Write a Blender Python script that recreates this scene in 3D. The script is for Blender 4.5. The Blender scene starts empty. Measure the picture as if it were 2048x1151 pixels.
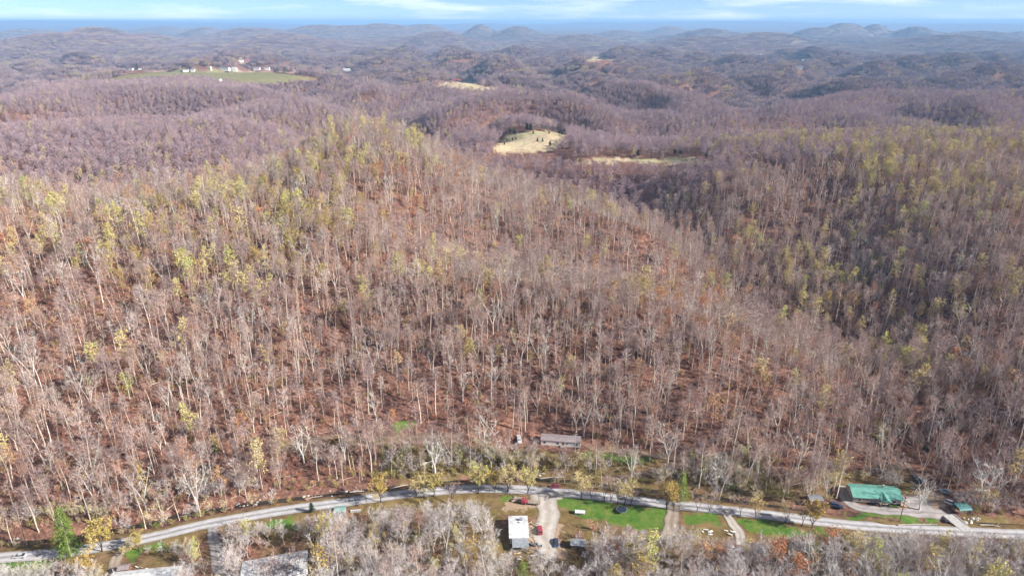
import bpy, math, random
import numpy as np

# ------------------------------------------------------------------ camera, sky, sun, exposure
scene = bpy.context.scene
COL = scene.collection
H, F = 180.0, 1365.0                       # camera height over the valley road, focal length in photo pixels
PITCH = math.radians(21.28)
CP, SP = math.cos(PITCH), math.sin(PITCH)
cam_data = bpy.data.cameras.new('camera')
cam_data.sensor_width = 36.0
cam_data.lens = 36.0 * F / 2048.0
cam_data.clip_start = 1.0
cam_data.clip_end = 120000.0
cam = bpy.data.objects.new('camera', cam_data)
COL.objects.link(cam)
cam.location = (0, 0, H)
cam.rotation_euler = (math.pi / 2 - PITCH, 0, 0)
scene.camera = cam

SUN_EL = math.radians(31)
SUN_AZ = math.radians(106)                  # clockwise from straight ahead: from the right
sun_dir = (math.sin(SUN_AZ) * math.cos(SUN_EL), math.cos(SUN_AZ) * math.cos(SUN_EL), math.sin(SUN_EL))
world = bpy.data.worlds.new('World')
scene.world = world
world.use_nodes = True
wn, wl = world.node_tree.nodes, world.node_tree.links
wn.clear()
w_out = wn.new('ShaderNodeOutputWorld')
w_bg = wn.new('ShaderNodeBackground')
w_sky = wn.new('ShaderNodeTexSky')
w_sky.sky_type = 'NISHITA'
w_sky.sun_disc = False
w_sky.sun_elevation = SUN_EL
w_sky.sun_rotation = SUN_AZ
w_sky.altitude = 300
w_sky.air_density = 0.45
w_sky.dust_density = 0.15
w_sky.ozone_density = 4.0
w_bg.inputs['Strength'].default_value = 0.07
# thin stretched cloud, a function of direction only
w_tc = wn.new('ShaderNodeTexCoord')
w_map = wn.new('ShaderNodeMapping')
w_map.inputs['Scale'].default_value = (2.2, 2.2, 22.0)
w_map.inputs['Location'].default_value = (1.3, 0.45, 0.2)
w_noise = wn.new('ShaderNodeTexNoise')
w_noise.inputs['Scale'].default_value = 2.2
w_noise.inputs['Detail'].default_value = 7
w_noise.inputs['Roughness'].default_value = 0.6
w_ramp = wn.new('ShaderNodeValToRGB')
w_ramp.color_ramp.elements[0].position = 0.48
w_ramp.color_ramp.elements[0].color = (0, 0, 0, 1)
w_ramp.color_ramp.elements[1].position = 0.8
w_ramp.color_ramp.elements[1].color = (0.8, 0.8, 0.8, 1)
w_mix = wn.new('ShaderNodeMix')
w_mix.data_type = 'RGBA'
w_mix.inputs[7].default_value = (10.5, 10.5, 10.7, 1)
wl.new(w_tc.outputs['Generated'], w_map.inputs['Vector'])
wl.new(w_map.outputs['Vector'], w_noise.inputs['Vector'])
wl.new(w_noise.outputs['Fac'], w_ramp.inputs['Fac'])
wl.new(w_ramp.outputs['Color'], w_mix.inputs[0])
wl.new(w_sky.outputs['Color'], w_mix.inputs[6])
wl.new(w_mix.outputs[2], w_bg.inputs['Color'])
wl.new(w_bg.outputs['Background'], w_out.inputs['Surface'])

sun_data = bpy.data.lights.new('sun', 'SUN')
sun_data.energy = 4.8
sun_data.angle = math.radians(1.0)
sun_data.color = (1.0, 0.95, 0.88)
sun = bpy.data.objects.new('sun', sun_data)
COL.objects.link(sun)
from mathutils import Vector
sun.rotation_euler = Vector(sun_dir).to_track_quat('Z', 'Y').to_euler()
sun.location = (300, 200, 900)

vs = scene.view_settings
scene.display_settings.display_device = 'sRGB'
vs.view_transform = 'Standard'
vs.look = 'None'
vs.exposure = 1.13
vs.gamma = 1.0
vs.use_curve_mapping = False
cy = scene.cycles
cy.max_bounces = 4
cy.diffuse_bounces = 2
cy.glossy_bounces = 2
cy.transmission_bounces = 2
cy.volume_bounces = 0
cy.transparent_max_bounces = 4
cy.use_adaptive_sampling = True
cy.adaptive_threshold = 0.035
cy.use_denoising = True
cy.caustics_reflective = False
cy.caustics_refractive = False

rng = np.random.default_rng(11)
random.seed(11)

# ------------------------------------------------------------------ projection helpers
def proj(X, Y, Z):
    dep = np.maximum(Y * CP - (Z - H) * SP, 1e-3)
    v = Y * SP + (Z - H) * CP
    return 1024 + F * X / dep, 575.5 - F * v / dep, dep

def ray(px, py):
    u, v = (px - 1024) / F, (575.5 - py) / F
    return np.array([u, CP + v * SP, -SP + v * CP])

def on_plane(px, py, z):
    d = ray(px, py)
    t = (z - H) / d[2]
    return np.array([d[0] * t, d[1] * t, z])

def at_dist(px, py, Y):
    d = ray(px, py)
    t = Y / d[1]
    return np.array([d[0] * t, Y, H + d[2] * t])

def smooth(a, b, x):
    t = np.clip((x - a) / (b - a), 0, 1)
    return t * t * (3 - 2 * t)

def vnoise(x, y, seed=0):
    xi, yi = np.floor(x).astype(np.int64), np.floor(y).astype(np.int64)
    fx, fy = x - xi, y - yi
    fx, fy = fx * fx * fx * (fx * (fx * 6 - 15) + 10), fy * fy * fy * (fy * (fy * 6 - 15) + 10)
    def hsh(a, b):
        n = (a * 374761393 + b * 668265263 + seed * 1442695041) & 0xffffffff
        n = ((n ^ (n >> 13)) * 1274126177) & 0xffffffff
        return ((n ^ (n >> 16)) & 0xffff) / 32767.5 - 1
    a, b, c, d = hsh(xi, yi), hsh(xi + 1, yi), hsh(xi, yi + 1), hsh(xi + 1, yi + 1)
    return (a * (1 - fx) + b * fx) * (1 - fy) + (c * (1 - fx) + d * fx) * fy

def fbm(x, y, scale, octaves=4, seed=0, gain=0.5):
    s, amp, out = scale, 1.0, 0
    for o in range(octaves):
        out = out + amp * vnoise(x / s + 13.7 * o, y / s - 7.1 * o, seed + o)
        s, amp = s / 2.03, amp * gain
    return out

def dist_polyline(X, Y, pts):
    best = np.full(X.shape, 1e9)
    for (x0, y0), (x1, y1) in zip(pts[:-1], pts[1:]):
        dx, dy = x1 - x0, y1 - y0
        t = np.clip(((X - x0) * dx + (Y - y0) * dy) / (dx * dx + dy * dy), 0, 1)
        best = np.minimum(best, np.hypot(X - x0 - t * dx, Y - y0 - t * dy))
    return best

def dist_polyline_z(X, Y, pts):
    best, zz = np.full(X.shape, 1e9), np.zeros(X.shape)
    for (x0, y0, z0), (x1, y1, z1) in zip(pts[:-1], pts[1:]):
        dx, dy = x1 - x0, y1 - y0
        t = np.clip(((X - x0) * dx + (Y - y0) * dy) / (dx * dx + dy * dy), 0, 1)
        d = np.hypot(X - x0 - t * dx, Y - y0 - t * dy)
        m = d < best
        best, zz = np.where(m, d, best), np.where(m, z0 + t * (z1 - z0), zz)
    return best, zz

def in_poly(px, py, poly):
    inside = np.zeros(np.shape(px), bool)
    n = len(poly)
    for i in range(n):
        x0, y0 = poly[i]
        x1, y1 = poly[(i + 1) % n]
        c = (y0 > py) != (y1 > py)
        with np.errstate(divide='ignore', invalid='ignore'):
            xin = (x1 - x0) * (py - y0) / (y1 - y0 + 1e-12) + x0
        inside ^= c & (px < xin)
    return inside

# ------------------------------------------------------------------ terrain shape
# where the ground is seen: (photo column, photo row, height over the road)
SEEN = {
    -160: [(1130, 1), (1050, 4), (950, 9), (850, 15), (750, 21), (650, 28), (550, 35), (450, 41), (405, 43)],
    0: [(1085, 0.5), (1050, 2), (950, 7), (850, 13), (750, 19), (650, 26), (550, 33), (450, 40), (410, 42)],
    180: [(1060, 0.5), (1000, 4), (900, 10), (800, 15.5), (700, 22), (600, 29), (500, 36), (430, 40)],
    350: [(1020, 0.5), (950, 4), (880, 9), (800, 14), (700, 20), (600, 27), (500, 34), (430, 40), (410, 41)],
    520: [(990, 0.5), (930, 4), (890, 6), (800, 13), (700, 19), (600, 26), (500, 33), (430, 38), (380, 40)],
    700: [(970, 0), (900, 4), (880, 5), (800, 11), (700, 18), (600, 25), (540, 29), (500, 32), (430, 36), (350, 43), (300, 50), (275, 52)],
    860: [(958, 0), (900, 3), (880, 4), (800, 10), (700, 17.5), (600, 25), (560, 27), (450, 28), (400, 34), (350, 40), (320, 43)],
    1024: [(950, 0), (900, 2), (880, 3), (800, 9), (700, 17), (600, 24), (565, 25), (450, 22), (400, 25), (380, 27), (305, 21), (285, 23.5), (262, 26)],
    1160: [(955, 0), (900, 2.5), (880, 3), (800, 9.5), (700, 17.5), (620, 23), (585, 24), (440, 19), (410, 23), (322, 21)],
    1300: [(975, 0), (900, 3), (800, 10), (700, 18), (620, 22), (595, 22.5), (480, 15), (465, 16.5), (378, 11.5), (335, 20), (320, 22.5), (300, 22)],
    1400: [(985, 0), (940, 1.5), (880, 5), (800, 10.5), (720, 16.5), (650, 19.5), (630, 20), (535, 9), (480, 13), (420, 22), (360, 32), (322, 36), (300, 36)],
    1500: [(1005, 0), (950, 1), (880, 5), (800, 10), (720, 15), (690, 16.5), (590, 6), (540, 10), (480, 17), (420, 26), (360, 35), (335, 37), (290, 38)],
    1600: [(1020, 0), (960, 1), (880, 4.5), (800, 9.5), (750, 12), (660, 5), (600, 10), (540, 13), (480, 19), (420, 28), (360, 37), (320, 42), (295, 43)],
    1700: [(1030, 0.3), (950, 1), (900, 3), (800, 8), (730, 4), (640, 9), (560, 14), (500, 20), (440, 27), (380, 36), (330, 44), (300, 46)],
    1830: [(1030, 0.5), (980, 0.5), (950, 1), (880, 2.5), (800, 5), (700, 11), (600, 18), (500, 26), (440, 32), (380, 39), (330, 45), (300, 47)],
    1940: [(1035, 0.5), (980, 2), (900, 6), (800, 11.5), (700, 17), (600, 24), (500, 31), (420, 38), (370, 42), (320, 46), (300, 48)],
    2048: [(1040, 0.5), (1000, 2), (950, 5), (900, 8), (800, 14), (700, 20), (600, 27), (500, 34), (420, 40), (375, 43), (320, 47), (300, 48)],
    2230: [(1030, 2), (950, 8), (900, 11), (800, 17), (700, 23), (600, 30), (500, 37), (420, 42), (370, 45), (320, 48)],
}
ctrl = []
for px_, rows in SEEN.items():
    for py_, z_ in rows:
        if px_ >= 1350 and py_ < np.interp(px_, [1400, 1500, 1600, 1700, 1800], [560, 620, 690, 750, 800]):
            z_ = 1.75 * z_ - 20          # the slope across the side valley
        elif z_ > 3:
            z_ = 1.72 * z_ - 2.2
        ctrl.append(on_plane(px_, py_, z_))
for px_, py_, z_ in [(0, 330, 34), (0, 265, 45), (180, 325, 32), (180, 265, 44), (350, 330, 32), (350, 280, 42), (350, 252, 45),
                     (500, 300, 34), (500, 262, 42), (-160, 320, 36), (-160, 262, 46), (930, 290, 28), (1130, 282, 31), (1160, 300, 30), (1090, 262, 35), (1000, 258, 34)]:
    ctrl.append(on_plane(px_, py_, z_ * 1.25))
for x_, y_, z_ in [(-330, 540, 8), (-420, 530, 8), (-240, 610, 18), (-130, 780, 16), (0, 425, 12), (60, 420, 4), (-40, 430, 26), (0, 690, -2),
                   (70, 685, -6), (-60, 880, -10), (-250, 1000, -12), (-450, 1050, -12), (100, 420, -8), (145, 415, -12), (120, 585, -12),
                   (0, 1080, -12), (150, 1010, -10), (300, 1010, -12), (450, 1000, -12), (600, 980, -10), (-700, 1080, -12),
                   (-150, 180, 0.5), (0, 180, 0.3), (150, 180, 0.5), (-250, 170, 2), (250, 170, 2), (-150, 130, 4), (0, 120, 4), (150, 130, 4),
                   (-300, 60, 14), (0, 20, 12), (300, 60, 14), (-90, 205, 0.3), (90, 210, 0.3), (0, 215, 0.3), (-180, 190, 0.3), (185, 195, 0.3),
                   (-600, 300, 30), (600, 300, 34), (-800, 700, 40), (800, 700, 48), (0, -300, 20), (-400, -200, 20), (400, -200, 20)]:
    ctrl.append(np.array([x_, y_, z_], float))
ctrl = np.array(ctrl)
U = 100.0
CX, CY, CZ = ctrl[:, 0] / U, ctrl[:, 1] / U, ctrl[:, 2]
def tps_k(r2):
    return 0.5 * r2 * np.log(r2 + 1e-9)
_n = len(CX)
_A = np.zeros((_n + 3, _n + 3))
_A[:_n, :_n] = tps_k((CX[:, None] - CX) ** 2 + (CY[:, None] - CY) ** 2) + np.eye(_n) * 0.02
_A[:_n, _n:] = np.stack([np.ones(_n), CX, CY], 1)
_A[_n:, :_n] = _A[:_n, _n:].T
_W = np.linalg.solve(_A, np.concatenate([CZ, np.zeros(3)]))

def tps(X, Y):
    X, Y = np.asarray(X, float).ravel() / U, np.asarray(Y, float).ravel() / U
    out = np.empty(X.shape)
    for i in range(0, len(X), 20000):
        x, y = X[i:i + 20000], Y[i:i + 20000]
        k = tps_k((x[:, None] - CX) ** 2 + (y[:, None] - CY) ** 2)
        out[i:i + 20000] = k @ _W[:_n] + _W[_n] + _W[_n + 1] * x + _W[_n + 2] * y
    return out

# road, creek and drive centre lines (read off the photo, laid on the valley floor)
ROAD_Z = 0.35
def line(pts, z=ROAD_Z):
    return [tuple(on_plane(a, b, z)[:2]) for a, b in pts]
ROAD = line([(-700, 1168), (-330, 1146), (-120, 1124), (0, 1114), (100, 1107), (200, 1093), (300, 1074), (400, 1050), (480, 1035), (560, 1021), (640, 1010),
             (720, 999), (800, 988), (880, 981), (960, 976), (1040, 978), (1100, 983), (1180, 990), (1260, 999), (1340, 1008), (1420, 1016), (1500, 1025),
             (1600, 1037), (1700, 1049), (1800, 1056), (1900, 1062), (2048, 1068), (2200, 1073), (2400, 1080), (2900, 1094)])
def catmull(pts, sub=6):
    P = np.array(pts)
    P = np.vstack([2 * P[0] - P[1], P, 2 * P[-1] - P[-2]])
    out = []
    for i in range(1, len(P) - 2):
        for s in range(sub):
            t = s / sub
            out.append(0.5 * ((2 * P[i]) + (-P[i - 1] + P[i + 1]) * t + (2 * P[i - 1] - 5 * P[i] + 4 * P[i + 1] - P[i + 2]) * t * t
                              + (-P[i - 1] + 3 * P[i] - 3 * P[i + 1] + P[i + 2]) * t ** 3))
    out.append(P[-2])
    return np.array(out)
ROAD_C = catmull(ROAD, 5)
CREEK = line([(-330, 1106), (-120, 1094), (0, 1084), (130, 1074), (280, 1046), (400, 1020), (480, 1008), (560, 997), (640, 989), (760, 975), (860, 964), (960, 957),
              (1040, 955), (1120, 957), (1250, 973), (1400, 988), (1520, 1005), (1640, 1024), (1760, 1040), (1880, 1047), (1960, 1044), (2048, 1048), (2300, 1052)], -0.6)
CREEK_C = catmull(CREEK, 4)
DRIVES = {   # name: (pixel centre line, width in metres)
    'gravel_drive_west': ([(425, 1046), (428, 1075), (430, 1105), (437, 1135), (445, 1165)], 4.2),
    'dirt_drive': ([(262, 1085), (240, 1108), (228, 1130), (222, 1155)], 4.0),
    'gravel_apron': ([(1093, 986), (1095, 993), (1096, 1001)], 15.0),
    'gravel_drive': ([(1095, 984), (1097, 1010), (1093, 1035), (1086, 1058), (1090, 1080), (1098, 1098), (1088, 1118)], 8.6),
    'dirt_drive_east': ([(1345, 1010), (1347, 1030), (1338, 1058), (1325, 1085)], 5.5),
    'gravel_drive_east': ([(1448, 1022), (1462, 1040), (1476, 1062), (1482, 1092)], 3.8),
    'house_drive': ([(1689, 972), (1691, 990), (1702, 1008), (1730, 1018), (1800, 1023), (1850, 1024), (1893, 1026)], 4.6),
    'gravel_lot': ([(1812, 1008), (1835, 1006), (1862, 1008)], 12.0),
    'hill_track': ([(1170, 892), (1240, 903), (1320, 912), (1362, 922), (1335, 936), (1270, 950), (1205, 962)], 3.2),
    'logging_track': ([(540, 898), (600, 888), (670, 883), (760, 881), (850, 877), (930, 878)], 5.5),
    'foot_track': ([(1838, 966), (1822, 940), (1808, 915)], 2.4),
}
PADS = []   # (x, y, radius, z): level ground under buildings

def knob(px, py, Y, sigma):
    p = at_dist(px, py, Y)
    return (p[0], p[1], p[2], sigma * 0.72)
KNOBS = [knob(190, 63, 5200, 430), knob(120, 76, 4700, 380), knob(640, 55, 9000, 560), knob(760, 52, 9500, 520), knob(850, 53, 9800, 420), knob(700, 56, 9300, 500), knob(500, 62, 7500, 520),
         knob(961, 54, 9000, 230), knob(1035, 58, 8600, 330), knob(1340, 57, 11000, 420), knob(1415, 63, 8200, 380), knob(1690, 52, 8400, 320),
         knob(1752, 54, 8600, 190), knob(1640, 61, 8200, 380), knob(1832, 59, 8200, 260), knob(1960, 68, 7800, 460), knob(1530, 73, 6000, 420), knob(1160, 76, 6600, 300),
         knob(330, 58, 11000, 600), knob(60, 64, 9000, 520), knob(2060, 68, 8600, 400), knob(410, 60, 9000, 350), knob(290, 74, 6000, 350), knob(1240, 66, 9500, 400), knob(880, 70, 6500, 380), knob(1400, 80, 5600, 420), knob(1900, 78, 5600, 420), knob(560, 76, 5600, 480)]
def ridge(pts):
    return [(at_dist(a, b, Y)[0], Y, at_dist(a, b, Y)[2] - 16) for a, b, Y in pts]
RIDGES = [(ridge([(0, 200, 1250), (150, 172, 1450), (330, 168, 1500), (520, 178, 1420), (610, 205, 1300)]), 120),
          (ridge([(900, 200, 1250), (1010, 184, 1340), (1130, 186, 1320), (1215, 205, 1230), (1262, 235, 1130)]), 85),
          (ridge([(1210, 160, 1700), (1290, 164, 1640), (1380, 188, 1430), (1440, 225, 1260)]), 85),
          (ridge([(1560, 215, 1300), (1650, 196, 1400), (1760, 182, 1500)]), 90),
          (ridge([(1850, 205, 1330), (1960, 186, 1450), (2080, 180, 1500)]), 90)]
DOMES = []
_dr = np.random.default_rng(5)
for yy in np.arange(1350, 5600, 330):
    for xx in np.arange(-0.95 * yy - 300, 0.95 * yy + 300, 300 + 0.045 * yy):
        DOMES.append((xx + _dr.uniform(-130, 130), yy + _dr.uniform(-150, 150), _dr.uniform(8, 50) - 0.002 * yy, _dr.uniform(85, 150), _dr.uniform(140, 270), _dr.uniform(-0.8, 0.8)))
FARPADS = [at_dist(430, 148, 1900).tolist() + [300], at_dist(300, 146, 1900).tolist() + [200], at_dist(560, 150, 1900).tolist() + [200],
           at_dist(920, 166, 1650).tolist() + [150], at_dist(1190, 118, 2600).tolist() + [160]]

def far_ground(X, Y):
    R = np.hypot(X, Y)
    rid = 1 - np.abs(fbm(X + 300, Y, 900, 4, 3, 0.45))
    lo = smooth(4200, 5600, R)
    dome = np.zeros(X.shape)
    m = (R < 5900)
    if m.any():
        x, y = X[m], Y[m]
        x = x + 40 * fbm(x, y, 240, 3, 71)
        y = y + 40 * fbm(x, y, 240, 3, 72)
        acc = np.full(x.shape, -48.0)
        for x0, y0, zt, sx, sy, a in DOMES:
            near = (np.abs(x - x0) < 620) & (np.abs(y - y0) < 620)
            if not near.any(): continue
            dx, dy = x[near] - x0, y[near] - y0
            u, v = dx * math.cos(a) + dy * math.sin(a), -dx * math.sin(a) + dy * math.cos(a)
            hgt = -48 + (zt + 48) * np.exp(-((u / sx) ** 2 + (v / sy) ** 2))
            acc[near] = np.maximum(acc[near], hgt) + 0.25 * np.minimum(np.abs(acc[near] + 48), hgt + 48) * 0.3
        dome[m] = np.minimum(acc, 58)
    z = (dome + 6 * fbm(X, Y, 200, 3, 21)) * (1 - lo) + (-62 + 72 * np.clip(rid, 0, 1.15) + 4 * fbm(X, Y, 300, 3, 21)) * lo
    wob = 45 * fbm(X, Y, 330, 3, 63)
    z = z - 18 * np.exp(-(((X - 900) / 1300) ** 2 + ((Y - 7000) / 2200) ** 2))
    for pts, s in RIDGES:
        d, rz = dist_polyline_z(X, Y, pts)
        g = np.exp(-(np.clip(d + wob * s / 130, 0, None) / s) ** 2)
        z = z + np.maximum(rz + 6 - z, 0) * g
    for x, y, zt, s in FARPADS:
        g = np.exp(-((X - x) ** 2 + (Y - y) ** 2) / s ** 2)
        z = z + (zt - z) * g
    kn = np.clip(fbm(X, Y, 420, 3, 88), -1, 1)
    for x, y, zt, s in KNOBS:
        d2 = ((X - x) ** 2 + ((Y - y) * 0.8) ** 2) / s ** 2
        z = z + np.maximum((zt + 16 - z) * 0.22, 0) * np.exp(-d2 / 4) * (0.75 + 0.5 * kn)
        d2 = d2 * (1 + 0.4 * kn)
        z = z + np.maximum(zt + 16 - z, 0) * np.exp(-d2 * (1 - 0.25 * np.exp(-d2)))
    # the long even ridge on the horizon
    crest = 118 + 80 * fbm(X, Y * 0.3, 4200, 4, 40, 0.45) - X * 0.0022
    z = z + np.clip(crest - z, 0, None) * smooth(17000, 26000, R)
    return z

def ground(X, Y):
    X, Y = np.atleast_1d(np.asarray(X, float)), np.atleast_1d(np.asarray(Y, float))
    shp = X.shape
    X, Y = X.ravel(), Y.ravel()
    R = np.hypot(X, Y)
    z = np.zeros(X.shape)
    wf = smooth(980, 1350, R)
    near, far = wf < 1, wf > 0
    if near.any():
        x, y = X[near], Y[near]
        zn = tps(x, y)
        hill = smooth(252, 320, y)
        zn = zn + hill * (1.7 * fbm(x, y, 85, 4, 5) + 0.5 * fbm(x, y, 14, 2, 9)) + (1 - hill) * 0.12 * fbm(x, y, 12, 3, 6)
        v = (y > 120) & (y < 330)
        if v.any():
            xv, yv, zv = x[v], y[v], zn[v]
            dc = dist_polyline(xv, yv, CREEK_C[::2])
            zv = zv + (-1.5 - zv) * (1 - smooth(0.6, 4.2, dc))
            dr = dist_polyline(xv, yv, ROAD_C[::2])
            zv = zv + (ROAD_Z - 0.05 - zv) * (1 - smooth(3.6, 8.0, dr))
            for x0, y0, r0, z0 in PADS:
                dd = np.hypot(xv - x0, yv - y0)
                zv = zv + (z0 - zv) * (1 - smooth(r0, r0 + 7, dd))
            zn[v] = zv
        z[near] += zn * (1 - wf[near])
    if far.any():
        z[far] += far_ground(X[far], Y[far]) * wf[far]
    return z.reshape(shp)

def at(px, py, y0=150.0, y1=40000.0):
    """the point of the ground that the photo shows at this pixel"""
    d = ray(px, py)
    Ys = np.concatenate([np.arange(y0, 1100, 1.0), np.geomspace(1100, y1, 900)])
    t = Ys / d[1]
    zz = H + d[2] * t
    g = ground(d[0] * t, Ys)
    below = np.nonzero(zz < g)[0]
    i = below[0] if len(below) else len(Ys) - 1
    if i > 0:
        a, b = zz[i - 1] - g[i - 1], g[i] - zz[i]
        k = a / (a + b + 1e-9)
        Yh = Ys[i - 1] + (Ys[i] - Ys[i - 1]) * k
    else:
        Yh = Ys[0]
    th = Yh / d[1]
    return np.array([d[0] * th, Yh, float(ground(d[0] * th, Yh)[0])])

# ------------------------------------------------------------------ materials
MATS = {}
def new_mat(name):
    m = bpy.data.materials.new(name)
    m.use_nodes = True
    nt = m.node_tree
    b = nt.nodes['Principled BSDF']
    MATS[name] = m
    return m, nt.nodes, nt.links, b

def ramp(nodes, stops, interp='LINEAR'):
    r = nodes.new('ShaderNodeValToRGB')
    cr = r.color_ramp
    cr.interpolation = interp
    while len(cr.elements) < len(stops):
        cr.elements.new(0.5)
    for e, (p, c) in zip(cr.elements, stops):
        e.position = p
        e.color = (c[0], c[1], c[2], 1)
    return r

def noise(nodes, links, scale, detail=4, rough=0.55, coord='Object', vec=None, dist=0.0):
    n = nodes.new('ShaderNodeTexNoise')
    n.inputs['Scale'].default_value = scale
    n.inputs['Detail'].default_value = detail
    n.inputs['Roughness'].default_value = rough
    n.inputs['Distortion'].default_value = dist
    if vec is None:
        tc = nodes.new('ShaderNodeTexCoord')
        vec = tc.outputs[coord]
    links.new(vec, n.inputs['Vector'])
    return n

def mixc(nodes, links, fac, a, b, mode='MIX'):
    m = nodes.new('ShaderNodeMix')
    m.data_type = 'RGBA'
    m.blend_type = mode
    for sock, v in ((m.inputs[0], fac), (m.inputs[6], a), (m.inputs[7], b)):
        if hasattr(v, 'is_linked'):
            links.new(v, sock)
        elif isinstance(v, (int, float)):
            sock.default_value = v
        else:
            sock.default_value = (v[0], v[1], v[2], 1)
    return m.outputs[2]

def plain(name, col, rough=0.6, metal=0.0, var=0.12, scale=1.5, spec=0.4, coat=0.0):
    """painted / weathered surface: one colour with blotchy wear"""
    m, n, l, b = new_mat(name)
    ns = noise(n, l, scale, 5, 0.6)
    dark = tuple(c * (1 - var * 1.6) for c in col)
    lite = tuple(min(1, c * (1 + var)) for c in col)
    r = ramp(n, [(0.3, dark), (0.7, lite)])
    l.new(ns.outputs['Fac'], r.inputs['Fac'])
    l.new(r.outputs['Color'], b.inputs['Base Color'])
    b.inputs['Roughness'].default_value = rough
    b.inputs['Metallic'].default_value = metal
    b.inputs['Specular IOR Level'].default_value = spec
    b.inputs['Coat Weight'].default_value = coat
    return m

def random_mat(name, stops, rough=0.85, mottled=0.25, mscale=0.6):
    """colour picked per tree (Object Info random), plus a fine mottling"""
    m, n, l, b = new_mat(name)
    oi = n.new('ShaderNodeObjectInfo')
    r = ramp(n, stops)
    l.new(oi.outputs['Random'], r.inputs['Fac'])
    ns = noise(n, l, mscale, 2)
    rr = ramp(n, [(0.25, (1 - mottled,) * 3), (0.75, (1 + mottled * 0.4,) * 3)])
    l.new(ns.outputs['Fac'], rr.inputs['Fac'])
    l.new(mixc(n, l, 1.0, r.outputs['Color'], rr.outputs['Color'], 'MULTIPLY'), b.inputs['Base Color'])
    b.inputs['Roughness'].default_value = rough
    b.inputs['Specular IOR Level'].default_value = 0.15
    return m

random_mat('bark', [(0.0, (0.399, 0.318, 0.249)), (0.35, (0.519, 0.423, 0.340)), (0.7, (0.640, 0.550, 0.449)), (0.9, (0.751, 0.666, 0.558)), (1.0, (0.840, 0.772, 0.678))])
random_mat('dark_bark', [(0.0, (0.05, 0.04, 0.035)), (1.0, (0.11, 0.085, 0.07))])
random_mat('pale_bark', [(0.0, (0.56, 0.53, 0.47)), (1.0, (0.72, 0.7, 0.64))])
random_mat('twigs', [(0.0, (0.327, 0.235, 0.219)), (0.3, (0.426, 0.318, 0.289)), (0.55, (0.475, 0.349, 0.298)), (0.75, (0.515, 0.392, 0.340)), (0.86, (0.475, 0.288, 0.215)),
                     (0.92, (0.455, 0.235, 0.157)), (0.96, (0.594, 0.488, 0.431)), (1.0, (0.653, 0.541, 0.480))])
random_mat('far_twigs', [(0.0, (0.228, 0.168, 0.189)), (0.4, (0.324, 0.244, 0.256)), (0.7, (0.396, 0.290, 0.281)), (0.88, (0.444, 0.336, 0.305)), (0.95, (0.432, 0.336, 0.195)), (1.0, (0.468, 0.406, 0.220))])
random_mat('hill_twigs', [(0.0, (0.309, 0.223, 0.253)), (0.35, (0.416, 0.312, 0.339)), (0.7, (0.487, 0.367, 0.376)), (0.9, (0.499, 0.322, 0.283)), (1.0, (0.594, 0.489, 0.493))])
random_mat('hill_bark', [(0.0, (0.22, 0.18, 0.16)), (0.7, (0.36, 0.3, 0.26)), (1.0, (0.55, 0.5, 0.45))])
random_mat('yellow_buds', [(0.0, (0.66, 0.5, 0.2)), (0.4, (0.66, 0.55, 0.23)), (0.8, (0.64, 0.58, 0.2)), (1.0, (0.52, 0.56, 0.14))])
random_mat('golden_buds', [(0.0, (0.5, 0.34, 0.09)), (0.6, (0.48, 0.38, 0.11)), (1.0, (0.46, 0.41, 0.14))])
random_mat('orange_buds', [(0.0, (0.58, 0.24, 0.10)), (0.5, (0.6, 0.33, 0.15)), (1.0, (0.58, 0.4, 0.22))])
random_mat('green_leaves', [(0.0, (0.17, 0.27, 0.025)), (1.0, (0.28, 0.36, 0.04))])
random_mat('pine_needles', [(0.0, (0.13, 0.22, 0.03)), (1.0, (0.24, 0.31, 0.055))])
random_mat('cedar_needles', [(0.0, (0.018, 0.035, 0.014)), (1.0, (0.045, 0.075, 0.022))])
random_mat('pale_twigs', [(0.0, (0.520, 0.459, 0.442)), (0.5, (0.620, 0.561, 0.541)), (0.85, (0.660, 0.612, 0.593)), (1.0, (0.560, 0.469, 0.416))])
random_mat('brush', [(0.0, (0.382, 0.177, 0.118)), (0.4, (0.505, 0.260, 0.182)), (0.7, (0.600, 0.365, 0.266)), (0.9, (0.546, 0.353, 0.168)), (1.0, (0.409, 0.353, 0.099))])
random_mat('scrub', [(0.0, (0.286, 0.210, 0.090)), (0.35, (0.385, 0.315, 0.120)), (0.65, (0.396, 0.357, 0.120)), (0.85, (0.462, 0.347, 0.220)), (1.0, (0.220, 0.284, 0.060))])

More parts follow.
